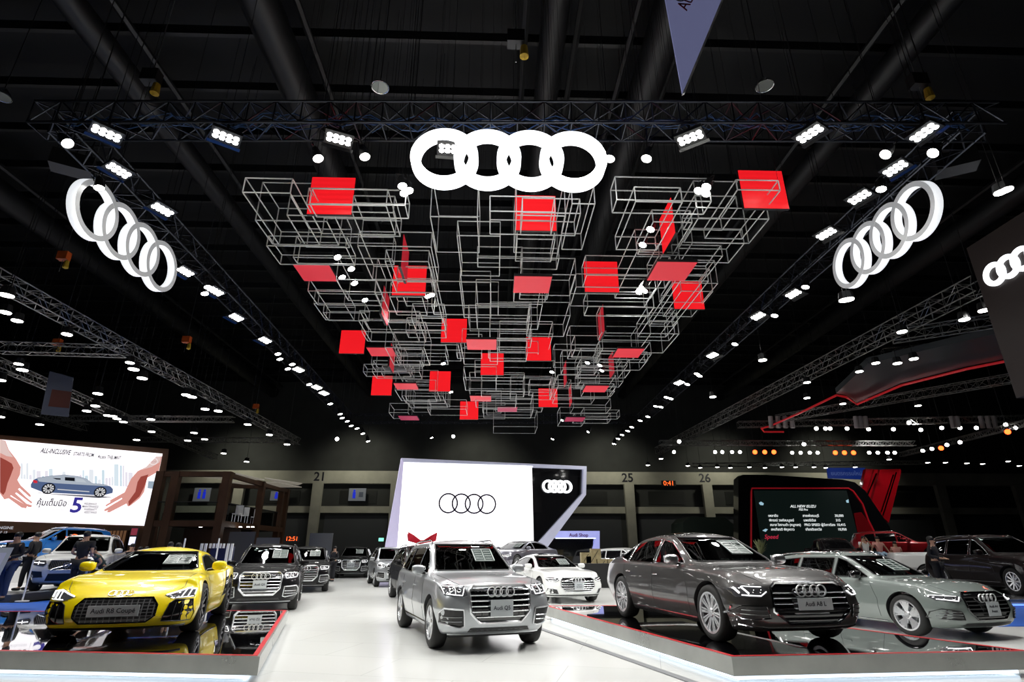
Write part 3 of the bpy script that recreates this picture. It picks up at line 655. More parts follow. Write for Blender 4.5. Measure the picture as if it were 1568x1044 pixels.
vo.poly(cl([(1370, 400), (1330, 520), (1290, 600), (1190, 690), (1185, 650), (1250, 560), (1270, 470), (1300, 420)]), skd, 'hand_shade', .014)
vo.poly(cl([(1490, 235), (1440, 235), (1350, 330), (1300, 360), (1400, 330), (1470, 290)]), skl, 'hand_light', .014)
# skyline
rs = random.Random(8); city = [ink('city%d' % i, c, .92) for i, c in enumerate(((.75, .86, .93), (.86, .9, .95), (.66, .8, .88), (.88, .85, .93)))]
x = 190
while x < 1230:
    w = rs.uniform(18, 55); h = rs.uniform(40, 150) if x < 1040 else rs.uniform(120, 215)
    if not 560 < x < 700 or rs.random() < .7:
        base = 440+(x-190)*.075
        vo.poly(cl([(x, base), (x+w*.8, base+3), (x+w*.8, base-h), (x, base-h)]), city[rs.randrange(4)], 'skyline_tower', .004, .003)
    x += w
vo.poly(cl([(1370, 460), (1432, 465), (1425, 532), (1362, 527)]), ink('city_dark', (.4, .5, .6), .8), 'skyline_tower', .004, .003)
# side view of the blue car
carb, card, carl, carw, carr = ink('car_blue', (.10, .15, .30), .8), ink('car_dark', (.01, .012, .02), .5), ink('car_silver', (.5, .56, .65), .8), ink('car_wheel', (.7, .7, .72), .9), ink('car_red', (.7, .03, .05), .9)
vo.poly(cl([(280, 560), (400, 575), (870, 595), (1045, 610), (900, 618), (500, 585)]), ink('car_shadow', (.3, .3, .34), .6), 'car_shadow', .006)
vo.poly(cl([(285, 490), (310, 450), (350, 430), (480, 410), (600, 402), (720, 415), (800, 440), (850, 480), (960, 490), (1020, 510), (1043, 535), (1040, 570), (960, 590), (870, 590), (400, 565), (285, 520)]), carb, 'car_picture', .009)
vo.poly(cl([(340, 435), (480, 412), (600, 404), (720, 417), (800, 442), (850, 482), (960, 492), (1010, 508), (840, 500), (500, 480), (360, 465)]), carl, 'car_roofline', .012)
vo.poly(cl([(485, 432), (560, 436), (560, 448), (520, 446)]), card, 'car_window', .015); vo.poly(cl([(600, 425), (690, 430), (690, 462), (600, 455)]), card, 'car_window', .015)
vo.poly(cl([(700, 432), (770, 445), (800, 475), (700, 468)]), ink('car_pane', (.62, .68, .75), .8), 'car_window', .015)
vo.poly(cl([(530, 533), (825, 555), (825, 563), (530, 541)]), carw, 'car_sill', .015); vo.poly(cl([(305, 450), (345, 458), (345, 480), (310, 478)]), carr, 'car_lamp', .015)
for cx, cy in ((448, 530), (925, 563)):
    c = vo.loc(cx/6.03, 660+cy/6.03, .016); 
    MB().lathe([(0, 0), (.30, 0), (.30, .004), (0, .004)], 'Y', 24, c, closed=False).build('car_tyre', card, vo.e)
    mb = MB()
    for k in range(10): a = k*PI/5; mb.prism([c+Vector((math.cos(a+s)*r, -.004, math.sin(a+s)*r)) for s, r in ((-.22, .07), (-.2, .24), (.2, .24), (.22, .07))], (0, .003, 0))
    mb.build('car_wheel', carw, vo.e)
ik = ink('ink', (.03, .03, .06), .5); ikb = ink('ink_blue', (.05, .04, .35), .8); ikg = ink('ink_grey', (.55, .55, .6), .8)
vt = lambda t, cx, cy, s, m=ik, **k: vo.text(t, cx/6.03, 660+cy/6.03, s/6.03, m, .02, **k)
# lines of text follow the slope of the plane through the pixel mapping
vt('ALL-INCLUSIVE', 515, 190, 54, shear=.2, xs=.52, bold=.014); vt('STARTS FROM', 772, 217, 42, shear=.2, xs=.5, bold=.012); vt('4x,xxx THB./MNT.', 1012, 243, 42, shear=.2, xs=.48, bold=.012)
vt('คุ้มเต็มมือ', 480, 665, 66, xs=.75, bold=.012); vt('คุ้มกว่าและคุ้มครอง', 470, 724, 30, ikg, xs=.75); vt('5', 708, 690, 165, ikb, bold=.02)
for i, t in enumerate(('INSURANCE', 'MAINTENANCE', 'WARRANTY', 'ASSISTANCE')): vt(t, 835, 672+i*26, 25, xs=.62, bold=.012)
vo.poly(cl([(640, 620), (643, 620), (618, 748), (615, 748)]), ikg, 'divider_line', .015, .003)
c = vo.loc(1418/6.03, 660+280/6.03, .02); mb = MB(); mb.lathe([(.21, 0), (.21, .004), (.18, .004), (.18, 0)], 'Y', 30, c); mb.build('round_badge', ink('badge', (.95, .9, .92), 1), vo.e); vt('VOLVO', 1412, 282, 17, ink('badge_text', (.6, .3, .3), .8))
vt('ENGINE', 45, 893, 30, ikg, bold=.02); vt('OF 19', 20, 935, 26, ikg)

# ---- brown two-storey pavilion left of the aisle
pv = empty('pavilion', (at_y(355, 723, 34).x, 34, 0)); tag(pv, 'brown two-storey open pavilion with glass railing behind the yellow coupe', 'pavilion')
o = Vector(pv.location); zt = 5.86; zf0, zf1 = at_y(345, 806, 34).z, at_y(345, 797, 34).z
xs_ = [at_y(p, 723, 34).x-o.x for p in (248, 272, 350)]; cr = at_z(440, 749, zt)-o; cr = Vector((cr.x, cr.y, 0))
for x in xs_: MB().box((x-.22, -.2, 0), (x+.22, .2, zt)).build('post', brown, pv)
mid = cr*.5
for q in (mid, cr, Vector((xs_[1], 6, 0)), Vector((xs_[2], 9, 0)), Vector((xs_[0], 9, 0))): MB().box((q.x-.18, q.y-.18, 0), (q.x+.18, q.y+.18, zt)).build('post', brown, pv)
for a, b in ((Vector((xs_[0], 0, 0)), Vector((xs_[2], 0, 0))), (Vector((xs_[2], 0, 0)), cr), (Vector((xs_[1], 6, 0)), Vector((mid.x, mid.y+2, 0)))):
    for z0, z1 in ((zt-.3, zt), (zf0, zf1)):
        d = (b-a).normalized(); n = Vector((-d.y, d.x, 0))*.14
        MB().prism([a-n+Vector((0, 0, z0)), b-n+Vector((0, 0, z0)), b+n+Vector((0, 0, z0)), a+n+Vector((0, 0, z0))], (0, 0, z1-z0)).build('beam', brown, pv)
MB().prism([(xs_[0], 0, zf0+.05), (xs_[2], 0, zf0+.05), (cr.x, cr.y, zf0+.05), (xs_[0], 12, zf0+.05)], (0, 0, .15)).build('upper_floor', brown, pv)
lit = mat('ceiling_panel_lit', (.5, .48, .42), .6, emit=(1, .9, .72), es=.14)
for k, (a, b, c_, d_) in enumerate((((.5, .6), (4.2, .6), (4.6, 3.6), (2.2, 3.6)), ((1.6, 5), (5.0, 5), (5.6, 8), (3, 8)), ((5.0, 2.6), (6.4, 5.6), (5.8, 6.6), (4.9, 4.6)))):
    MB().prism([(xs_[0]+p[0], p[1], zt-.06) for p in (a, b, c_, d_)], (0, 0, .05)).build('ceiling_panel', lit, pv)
for a, b in (((xs_[0], -.1), (xs_[2], -.1)), ((xs_[2], -.1), (cr.x-.1, cr.y))):
    a = Vector((*a, zf1)); b = Vector((*b, zf1)); MB().prism([a, b, b+Vector((0, 0, 1.0)), a+Vector((0, 0, 1.0))], (0, .02, 0)).build('glass_railing', MATS['clear_glass'], pv)
    MB().rod(a+Vector((0, 0, 1.02)), b+Vector((0, 0, 1.02)), .03, 6).build('handrail', M['black'], pv)
for i, px in enumerate((307, 329, 339, 344, 368, 380, 387)):
    q = at_z(px, 807, zf0+.04)-o; MB().rod(q, q+Vector((0, 0, .03)), .09, 10).build('downlight', M['lens_far'], pv)
MB().box((xs_[0]+.2, 3.4, 0), (xs_[2]-.2, 3.5, zf0)).build('inner_wall', mat('inner_brown', (.05, .022, .012), .5), pv)
for i in range(6):
    q = Vector((xs_[2]+.4, 1.2, zf1)).lerp(Vector((cr.x-1.2, cr.y-.5, zf1)), i/5); ch = empty('white_chair', o+q); tag(ch, 'white chair on the upper floor of the brown pavilion, '+OR2[i]+(' from the left' if i else ' one'), 'chair', 'white chairs upstairs in the pavilion')
    MB().box((-.22, -.22, .42), (.22, .22, .47)).build('seat', M['wht'], ch); MB().box((-.22, .18, .47), (.22, .23, .95)).build('backrest', M['wht'], ch)
    for sx in (-1, 1):
        for sy in (-1, 1): MB().rod((sx*.19, sy*.19, 0), (sx*.19, sy*.19, .42), .015, 5).build('leg', M['alu'], ch)
# restroom boards on the far wall
for px, py, w, h, l in ((309, 757, 25, 20, 'left'), (427, 759, 26, 14, 'middle'), (547, 757, 26, 19, 'right')):
    p = at_y(px, py, BY-.8); s = (at_y(px+w/2, py, BY-.8)-p).length; hh_ = (at_y(px, py-h/2, BY-.8)-p).length
    e = empty('wall_sign', p); tag(e, 'grey board with blue pictograms on the far wall, %s one' % l, 'sign', 'pictogram boards on the far wall')
    MB().box((-s, 0, -hh_), (s, .1, hh_)).build('board', mat('board_grey', (.30, .32, .36), .6, emit=(.5, .6, .8), es=.03), e)
    pm = mat('pictogram_blue', (.01, .02, .5), .5, emit=(.02, .05, 1), es=.35 if l != 'right' else .2)
    for sx in ((-.25, .25) if l != 'right' else (-.3,)):
        mb = MB(); mb.cbox((sx*s*1.2, -.02, -.1*hh_), (s*.34, .02, hh_*1.0)); mb.lathe([(0, 0), (s*.13, 0), (s*.13, .02), (0, .02)], 'Y', 12, (sx*s*1.2, -.03, hh_*.6), closed=False); mb.build('pictogram', pm, e)
    if l == 'right': MB().box((.2*s, -.02, -.4*hh_), (.7*s, 0, .4*hh_)).build('pictogram', mat('pictogram_grey', (.12, .14, .2), .5), e)
# red digital clocks and green exit board
seg = mat('red_digits', (.8, .05, .01), .4, emit=(1, .12, .02), es=2.2)
def clock(p, w, txt, label):
    e = empty('digital_clock', p); tag(e, label, 'clock', 'red digital clocks'); MB().box((-w, 0, -w*.38), (w, .12, w*.38)).build('case', M['dark'], e); put_text(txt, w*.9, (0, -.02, 0), e, seg)
clock(at_y(1024, 740, BY-.8), .75, '0:41', 'red digital clock on the far wall band between columns 25 and 26')
clock(at_y(447, 825, 33), .35, '12:51', 'red digital clock above the black suvs at left')
e = empty('exit_sign', at_y(583.5, 826, 34)); tag(e, 'tiny green exit board left of the led wall', 'sign')
MB().box((-.14, 0, -.09), (.14, .05, .09)).build('board', mat('exit_green', (.1, .6, .4), .5, emit=(.3, 1, .7), es=1.0), e)
# grey partition panels between pavilion and aisle
for i, (x0, x1, yt, yb, c, l) in enumerate(((352, 384, 814, 860, (.10, .10, .11), 'dark grey board with small lettering behind the black suv'), (393, 425, 823, 845, (.18, .18, .19), 'light grey board behind the black suv roof'), (475, 505, 816, 860, (.11, .115, .12), 'grey partition wall behind the two black suvs'))):
    a = at_y(x0, yt, 33.5); b = at_y(x1, yb, 33.5); tag(MB().box((a.x, 33.5, 0), (b.x, 33.6, a.z)).build('partition_panel', mat('partition%d' % i, c, .6)), l, 'partition', 'grey partitions')
# dark blue cube with stripes
e = empty('striped_stand', at_y(332, 872, 22)*1); p = at_y(332, 872, 22); tag(e, 'navy box stand with white upright stripes behind the yellow coupe', 'stand'); a = at_y(309, 832, 22)-p; b = at_y(355, 866, 22)-p
e.location.z = 0; a.z += p.z; b.z += p.z
MB().box((a.x+.35, 0, .1), (b.x-.25, .6, a.z-.1)).build('navy_panel', mat('navy', (.01, .015, .06), .4), e)
for k, t in enumerate((0, .12, .78, .9)): MB().box((a.x+(b.x-a.x)*t, -.08, .1), (a.x+(b.x-a.x)*t+.08, -.02, a.z)).build('white_stripe', M['wht'], e)
for k in range(5): MB().box((a.x+(b.x-a.x)*(.26+.1*k), -.08, a.z-.16), (a.x+(b.x-a.x)*(.26+.1*k)+.06, -.02, a.z)).build('white_stripe', M['wht'], e)
MB().box((a.x, -.1, 0), (b.x, .7, .1)).build('base', M['wht'], e)
for i, (x, l) in enumerate(((284, 'thin white pole sign left of the striped stand'), (336, 'thin white pole in front of the striped stand'))):
    p = at_y(x, 824, 20); e = empty('thin_pole', (p.x, 20, 0)); tag(e, l, 'pole', 'thin white poles'); MB().rod((0, 0, .02), (0, 0, p.z), .025, 8).build('pole', M['wht'], e); MB().rod((0, 0, 0), (0, 0, .02), .16, 16).build('base_plate', M['alu'], e)

# ---- dark price screen at the right
iz = VP((16.5, 38), (28, 38), 'price_screen', 'dark rounded screen wall with white price list and red inner line', 'screen')
cz = lambda pts: [(1120+p[0]/5.6, 700+p[1]/5.6) for p in pts]
iz.poly(cz([(95, 150), (300, 150), (950, 190), (1060, 215), (1150, 290), (1360, 600), (1400, 800), (1400, 1000), (60, 1000), (60, 180)]), M['gblack'], 'frame', 0, .8)
rl = mat('red_line', (.5, .01, .02), .3, emit=(1, .02, .04), es=.10)
v = [iz.loc(*p, .06) for p in cz([(165, 900), (168, 300), (172, 266), (1000, 266), (1040, 290), (1120, 400), (1170, 540), (1250, 700)])]
MB().path(v, .05, 6).build('red_line', rl, iz.e)
iz.poly(cz([(190, 285), (985, 285), (1100, 740), (1100, 900), (260, 900), (255, 760)]), mat('screen_dark', (.006, .008, .008), .3, emit=(.02, .04, .035), es=.14), 'screen', .03, .02)
iz.poly(cz([(1045, 480), (1110, 470), (1200, 600), (1250, 700), (1100, 760)]), mat('deep_red', (.25, .005, .01), .25, coat=1), 'red_fin', .05, .03)
it = mat('screen_text', (0, 0, 0), .5, emit=(.85, .9, .9), es=1.0)
tt = lambda t, cx, cy, s, **k: iz.text(t, 1120+cx/5.6, 700+cy/5.6, s/5.6, it, .08, bold=.012, **k)
tt('ALL NEW ISUZU', 608, 422, 27, shear=.3); tt('PSS Pro', 610, 450, 22, shear=.3)
for i, (a, b, c_) in enumerate((('เพลาขับ', 'สายพ่อธนบุรี', '30,000'), ('พิกรณ์ วงศ์สมบูรณ์', 'นพอริตัเส', '315'), ('สมาส ใจงามดำ (หนูทอง)', 'PRO SPEED ผู้ปีเกาเรือง', '10,415'), ('สหเกียรติ พิกุลดาว', 'เกียรติเอกวัส', '10,950'))):
    y = 502+i*39; tt(a, 310+i*8, y, 25, align='LEFT'); tt(b, 605+i*8, y, 25, align='LEFT'); tt(c_, 880+i*9, y, 25, align='LEFT')
iz.text('Speed', 1120+335/5.6, 700+683/5.6, 8, mat('logo_red', (.5, .02, .05), .4, emit=(1, .05, .12), es=.5), .08, shear=.3)
gm = mat('screen_glare', (.1, .2, .25), .4, emit=(.5, .8, .95), es=.6)
iz.poly(cz([(232, 392), (250, 380), (275, 395), (270, 412), (245, 410)]), gm, 'screen_picture_light', .05, .003); iz.poly(cz([(978, 372), (1000, 360), (1003, 390), (985, 390)]), gm, 'screen_picture_light', .05, .003)
iz.poly(cz([(262, 628), (290, 612), (310, 618), (290, 640)]), gm, 'screen_picture_light', .05, .003)
fn = VP((24, 40), (30, 40), 'red_pylon', 'glossy red leaning pylon fins beside the dark price screen', 'pylon'); pr_ = mat('pylon_red', (.6, .006, .015), .25, coat=1)
for q in ([(1155, 100), (1215, 100), (1130, 400), (1060, 700), (1020, 700)], [(1225, 104), (1260, 104), (1170, 420), (1110, 640), (1080, 640), (1160, 330)], [(1275, 104), (1450, 100), (1458, 120), (1350, 560), (1250, 470), (1200, 400)]):
    fn.poly(cz(q), pr_, 'fin', 0, .35)
for a, b in (((1240, 140), (1160, 330)), ((1410, 130), (1295, 500)), ((1385, 150), (1280, 470))): MB().rod(fn.loc(*cz([a])[0], .05), fn.loc(*cz([b])[0], .05), .05, 6).build('chrome_line', mat('pink_metal', (.8, .1, .15), .15, 1), fn.e)
bn = VP((22, 44), (30, 44), 'blue_board', 'dark blue hanging board behind the price screen', 'sign'); bn.poly(cz([(820, 90), (1145, 90), (1135, 190), (830, 180)]), mat('blue_board', (.005, .02, .12), .5, emit=(.02, .08, .6), es=.15), 'board', 0, .1)
bn.text('ยนตรกรรมใหม่', 1120+985/5.6, 700+140/5.6, 7, mat('dim_text', (.1, .15, .3), .5, emit=(.2, .3, .7), es=.2), .02)
e = empty('greenish_vehicle_cover', at_y(1095, 850, 44)); e.name = 'covered_display'; tag(e, 'dark green covered display behind the grey sedan', 'display')
o = at_y(1095, 850, 44); mb = MB(); mb.prism([at_y(x, y, 44)-o for x, y in ((1046, 800), (1055, 791), (1110, 792), (1128, 806), (1130, 860), (1046, 860))], (0, 3, 0)); mb.build('cover', mat('dark_green', (.02, .035, .025), .7), e)
e.location = o
# red-edged dark canopy of the right neighbouring stand
zc = 8.6
e = empty('red_edged_canopy', at_z(1290, 612, zc)); tag(e, 'dark overhead canopy with a thin red edge over the stand at right', 'canopy'); o = at_z(1290, 612, zc)
pts = [at_z(*p, zc)-o for p in ((1590, 543), (1480, 565), (1380, 590), (1312, 619), (1296, 608), (1281, 605), (1225, 632), (1180, 652), (1166, 656), (1170, 661), (1200, 661))]
inner = [at_z(*p, zc)-o for p in ((1590, 520), (1400, 560), (1320, 585), (1290, 590))]
MB().path(pts, .055, 6).build('red_edge', mat('canopy_red', (.35, .01, .015), .3, emit=(1, .03, .04), es=.16), e)
mb = MB(); mb.prism([pts[0]+Vector((0, 0, .1)), pts[1]+Vector((0, 0, .1)), pts[2]+Vector((0, 0, .1)), pts[3]+Vector((0, 0, .1)), pts[4]+Vector((0, 0, .1)), pts[5]+Vector((0, 0, .1)), at_z(1330, 560, zc)-o+Vector((0, 0, .1)), at_z(1590, 500, zc)-o+Vector((0, 0, .1))], (0, 0, .25)); mb.build('canopy_panel', mat('canopy_black', (.05, .055, .06), .3), e)
# ---------------------------------------------------------------- cars: lofted bodies, boolean wheel arches and windows, conforming panels
def pchip(keys):
    xs = [k[0] for k in keys]; ys = [k[1] for k in keys]; n = len(xs)
    h = [xs[i+1]-xs[i] for i in range(n-1)]; dl = [(ys[i+1]-ys[i])/h[i] for i in range(n-1)]
    m = [0]*n; m[0] = dl[0]; m[-1] = dl[-1]
    for i in range(1, n-1):
        if dl[i-1]*dl[i] > 0:
            w1 = 2*h[i]+h[i-1]; w2 = h[i]+2*h[i-1]; m[i] = (w1+w2)/(w1/dl[i-1]+w2/dl[i])
    def f(x):
        if x <= xs[0]: return ys[0]
        if x >= xs[-1]: return ys[-1]
        i = 0
        while x > xs[i+1]: i += 1
        t = (x-xs[i])/h[i]; t2 = t*t; t3 = t2*t
        return (2*t3-3*t2+1)*ys[i]+(t3-2*t2+t)*h[i]*m[i]+(-2*t3+3*t2)*ys[i+1]+(t3-t2)*h[i]*m[i+1]
    return f
def chaikin(p, it=2):
    for _ in range(it):
        q = [p[0]]
        for a, b in zip(p[:-1], p[1:]): q += [(a[0]*.75+b[0]*.25, a[1]*.75+b[1]*.25), (a[0]*.25+b[0]*.75, a[1]*.25+b[1]*.75)]
        q.append(p[-1]); p = q
    return p
def smooth01(t): t = max(0, min(1, t)); return t*t*(3-2*t)
def loft(S, xs, inset=0., zb_over=None, warp=True):
    F = {k: pchip(v) for k, v in S.items() if k in ('zb', 'wu', 'zm', 'wm', 'zs', 'ws', 'zr', 'wr', 'zt')}
    fk = pchip(S['fkeys']); rk = pchip(S['rkeys']); xf, xr = S['xf'], S['xr']; rings = []
    def nose(x, y, z):
        if not warp: return x
        wf = smooth01((x-(xf-.6))/.6); wr_ = smooth01(((xr+.5)-x)/.5)
        return x-wf*(fk(z)+S.get('fbow', .12)*(y/.9)**2)+wr_*(rk(z)+S.get('rbow', .1)*(y/.9)**2)
    for x in xs:
        g = {k: F[k](x) for k in F}
        if zb_over: g['zb'] = zb_over; g['zm'] = max(g['zm'], zb_over+.1)
        ef, er = xf-x, x-xr; kw = 1
        for e_, d, c, n in ((ef, S.get('fd', .5), S.get('fc', .74), 2.3), (er, S.get('rd', .45), S.get('rc', .8), 2.3)):
            if e_ < d: kw *= c+(1-c)*(1-((d-max(e_, 0))/d)**n)**(1/n)
        sh = 0
        for e_ in (ef, er):
            r = .07
            if e_ < r: sh = r-math.sqrt(max(0, r*r-(r-max(e_, 0))**2))
        top = g['zt']; w = {k: g[k]*kw-inset for k in ('wu', 'wm', 'ws', 'wr')}
        zb, zm, zs, zr, zt = g['zb'], g['zm'], g['zs'], g['zr']-inset*.6, g['zt']-inset
        w2 = (w['wm']*.75+w['ws']*.25); z2 = (zm+zs)/2
        P = [(0, zb), (w['wu']*.5, zb), (w['wu']*.88, zb), (w['wu'], zb+.03), (w['wm'], zm), (w['wm'], zm+.06), (w2, z2+.04), (w['ws']+.012, zs-.035), (w['ws'], zs), (w['ws']-.03, zs+.02)]
        a = P[-1]; b = (w['wr'], zr)
        if b[0] > a[0]-.01: b = (a[0]-.01, b[1])
        P += [(a[0]*.5+b[0]*.5+.012, a[1]*.5+b[1]*.5), (b[0]+(a[0]-b[0])*.12, b[1]-(b[1]-a[1])*.12), b, (b[0]*.88, zr+(zt-zr)*.35), (b[0]*.45, zr+(zt-zr)*.85), (0, zt)]
        half = chaikin(P, 2); cz = (zb+zt)/2; hz = max(.05, (zt-zb)/2)
        ring = [(y, z) for y, z in half]+[(-y, z) for y, z in reversed(half[1:-1])]
        out = []
        for y, z in ring:
            y2 = y*(1-sh/max(.2, w['wm'])) if sh else y; z2_ = cz+(z-cz)*(1-sh/hz) if sh else z
            out.append((y2, z2_))
        rings.append((x, out, cz))
    vs, fs = [], []; n = len(rings[0][1])
    for x, ring, cz in rings: vs += [(nose(x, y, z), y, z) for y, z in ring]
    for i in range(len(rings)-1):
        for k in range(n): fs.append((i*n+k, i*n+(k+1) % n, (i+1)*n+(k+1) % n, (i+1)*n+k))
    for end in (0, len(rings)-1):
        x, ring, cz = rings[end]; base = end*n; prev = [base+k for k in range(n)]
        for s in (.86, .7, .5, .28):
            cur = []
            for y, z in ring: yy, zz = y*s, cz+(z-cz)*s; cur.append(len(vs)); vs.append((nose(x, yy, zz), yy, zz))
            for k in range(n):
                f = (prev[k], prev[(k+1) % n], cur[(k+1) % n], cur[k]); fs.append(f if end else f[::-1])
            prev = cur
        c = len(vs); vs.append((nose(x, 0, cz), 0, cz))
        for k in range(n): f = (prev[k], prev[(k+1) % n], c); fs.append(f if end else f[::-1])
    me = bpy.data.meshes.new('loft'); me.from_pydata(vs, [], fs)
    bm = bmesh.new(); bm.from_mesh(me); bmesh.ops.recalc_face_normals(bm, faces=bm.faces[:]); bm.to_mesh(me); bm.free()
    return me
def stations(xr, xf, n):
    xs = list(np.linspace(xr, xf, n))
    for e_ in (.005, .015, .03, .05, .075, .11, .16, .22, .3): xs += [xf-e_, xr+e_]
    xs = sorted(set(round(x, 4) for x in xs)); out = [xs[0]]
    for x in xs[1:]:
        if x-out[-1] > .004: out.append(x)
    return out
def boolean(me, cutters):
    o = bpy.data.objects.new('tmp', me); C.objects.link(o); cs = []
    for c in cutters:
        co = bpy.data.objects.new('cut', c); C.objects.link(co); cs.append(co)
        md = o.modifiers.new('b', 'BOOLEAN'); md.operation = 'DIFFERENCE'; md.solver = 'EXACT'; md.object = co; md.material_mode = 'TRANSFER'
    dg = bpy.context.evaluated_depsgraph_get(); out = bpy.data.meshes.new_from_object(o.evaluated_get(dg), preserve_all_data_layers=True, depsgraph=dg)
    for q in cs+[o]: bpy.data.objects.remove(q)
    return out
class Caster:
    def __init__(s, me): s.t = BVHTree.FromPolygons([v.co for v in me.vertices], [list(p.vertices) for p in me.polygons])
    def hit(s, view, u, v, side=1):
        if view == 'front': o, d = Vector((6, u, v)), Vector((-1, 0, 0))
        elif view == 'rear': o, d = Vector((-6, u, v)), Vector((1, 0, 0))
        elif view == 'side': o, d = Vector((u, side*3, v)), Vector((0, -side, 0))
        else: o, d = Vector((u, v, 4)), Vector((0, 0, -1))
        h = s.t.ray_cast(o, d)
        return (h[0], h[1], d) if h[0] is not None else (None, None, d)
    def pt(s, view, u, v, off=.01, side=1):
        h, n, d = s.hit(view, u, v, side)
        if h is None: return None
        return h-d*off
    def patch(s, view, poly, off=.006, th=.02, side=1, res=.07):
        bm = bmesh.new(); vs = [bm.verts.new((p[0], p[1], 0)) for p in poly]; f = bm.faces.new(vs)
        for ax in (0, 1):
            lo = min(p[ax] for p in poly); hi = max(p[ax] for p in poly); k = int((hi-lo)/res)
            for i in range(1, k+1):
                c = lo+(hi-lo)*i/(k+1); co = [0, 0, 0]; co[ax] = c; no = [0, 0, 0]; no[ax] = 1
                bmesh.ops.bisect_plane(bm, geom=bm.verts[:]+bm.edges[:]+bm.faces[:], plane_co=co, plane_no=no)
        bad = []; D = None
        for v in bm.verts:
            h, n, d = s.hit(view, v.co.x, v.co.y, side); D = d
            if h is None: bad.append(v)
            else: v.co = h-d*off
        if bad: bmesh.ops.delete(bm, geom=bad, context='VERTS')
        if not bm.faces: bm.free(); return bpy.data.meshes.new('empty')
        bmesh.ops.triangulate(bm, faces=[f for f in bm.faces if len(f.verts) > 4])
        r = bmesh.ops.extrude_face_region(bm, geom=bm.faces[:]); ex = [g for g in r['geom'] if isinstance(g, bmesh.types.BMVert)]
        bmesh.ops.translate(bm, verts=ex, vec=D*th)
        bmesh.ops.recalc_face_normals(bm, faces=bm.faces[:])
        me = bpy.data.meshes.new('patch'); bm.to_mesh(me); bm.free(); return me
    def line(s, mb, view, pts, r=.006, off=.004, side=1, closed=False, n=5, step=.06):
        out = []; P = pts+[pts[0]] if closed else pts
        for a, b in zip(P[:-1], P[1:]):
            k = max(1, int(math.hypot(b[0]-a[0], b[1]-a[1])/step))
            for i in range(k):
                t = i/k; q = s.pt(view, a[0]+(b[0]-a[0])*t, a[1]+(b[1]-a[1])*t, off, side)
                if q: out.append(q)
        if not closed:
            q = s.pt(view, *P[-1], off, side)
            if q: out.append(q)
        mb.path(out, r, n, closed); return mb
def mir(poly): return [(-p[0], p[1]) for p in poly]
def wheel_parts(R, W, rr, style):
    t = MB(); h = W/2
    t.lathe([(rr-.005, -h*.9), (rr+.02, -h), (R-.05, -h*1.02), (R-.012, -h*.85), (R, -h*.5), (R, h*.5), (R-.012, h*.85), (R-.05, h*1.02), (rr+.02, h), (rr-.005, h*.9)], 'Y', 40)
    for a in (-.45, 0, .45): pass
    rim = MB(); y = -h*.86   # outer side at -y
    rim.lathe([(rr, y), (rr+.004, y-.012), (rr-.022, y-.012), (rr-.03, y+.03), (rr-.045, h*.8), (rr-.0, h*.8)], 'Y', 40)
    rim.lathe([(0, y+.004), (.05, y+.002), (.072, y+.02), (.072, y+.09), (0, y+.09)], 'Y', 16, closed=False)
    def spoke(a, w0, w1, a2=None, lift=0):
        a2 = a if a2 is None else a2; r0, r1 = .055, rr-.02
        def pt(r, ang, off, yy): return Vector((math.cos(ang)*r-math.sin(ang)*off, yy, math.sin(ang)*r+math.cos(ang)*off))
        q = [pt(r0, a, -w0, y+.012), pt(r0, a, w0, y+.012), pt(r1, a2, w1, y-.002), pt(r1, a2, -w1, y-.002)]
        q2 = [v+Vector((0, .03, 0)) for v in q]; rim.add(q+q2, [(0, 1, 2, 3), (7, 6, 5, 4), (0, 4, 5, 1), (1, 5, 6, 2), (2, 6, 7, 3), (3, 7, 4, 0)])
    if style == 'five': [spoke(2*PI*k/5+PI/2, .035, .05) for k in range(5)]; [spoke(2*PI*k/5+PI/2, .02, .012, 2*PI*k/5+PI/2+s*.36) for k in range(5) for s in (-1, 1)]
    if style == 'twin': [spoke(2*PI*k/5+PI/2+s*.13, .014, .024, 2*PI*k/5+PI/2+s*.22) for k in range(5) for s in (-1, 1)]
    if style == 'ten': [spoke(2*PI*k/10, .018, .02) for k in range(10)]
    if style == 'multi': [spoke(2*PI*k/20, .007, .011, 2*PI*k/20+(.10 if k % 2 else -.05)) for k in range(20)]; [spoke(2*PI*k/10+.16, .006, .009, 2*PI*k/10+.02) for k in range(10)]
    disc = MB(); disc.lathe([(0, -h*.35), (rr*.62, -h*.35), (rr*.62, -h*.2), (0, -h*.2)], 'Y', 28, closed=False)
    back = MB(); back.lathe([(0, h*.3), (rr-.03, h*.3), (rr-.03, h*.4), (0, h*.4)], 'Y', 24, closed=False)
    return t, rim, disc, back
def blob(c, d, pw=2.6, nu=20, nv=12, tilt=0):
    mb = MB(); vs = []; fs = []; g = lambda t: math.copysign(abs(t)**(2/pw), t)
    for i in range(nv+1):
        ph = -PI/2+PI*i/nv
        for j in range(nu):
            th = 2*PI*j/nu; vs.append((c[0]+d[0]*g(math.cos(ph))*g(math.cos(th)), c[1]+d[1]*g(math.cos(ph))*g(math.sin(th)), c[2]+d[2]*g(math.sin(ph))))
    for i in range(nv):
        for j in range(nu): fs.append((i*nu+j, i*nu+(j+1) % nu, (i+1)*nu+(j+1) % nu, (i+1)*nu+j))
    mb.add(vs, fs); return mb
def emblem(cs, parent, zc, R, m, off=.02, w=.19, gap=1.33, tilt=0, y0=0):
    h, n, d = cs.hit('front', y0+.001, zc); e = empty('rings_emblem', h+Vector((off, 0, 0))); e.parent = parent
    mb = MB()
    for k in range(4): mb.lathe([(R, -.008), (R-.002, .008), (R*(1-w), .008), (R*(1-w), -.008)], 'X', 28, (0, (k-1.5)*gap*R, 0))
    # hugging the surface: tilt about y
    mb.build('rings', m, e, 40); e.rotation_euler = (0, tilt, 0); return e
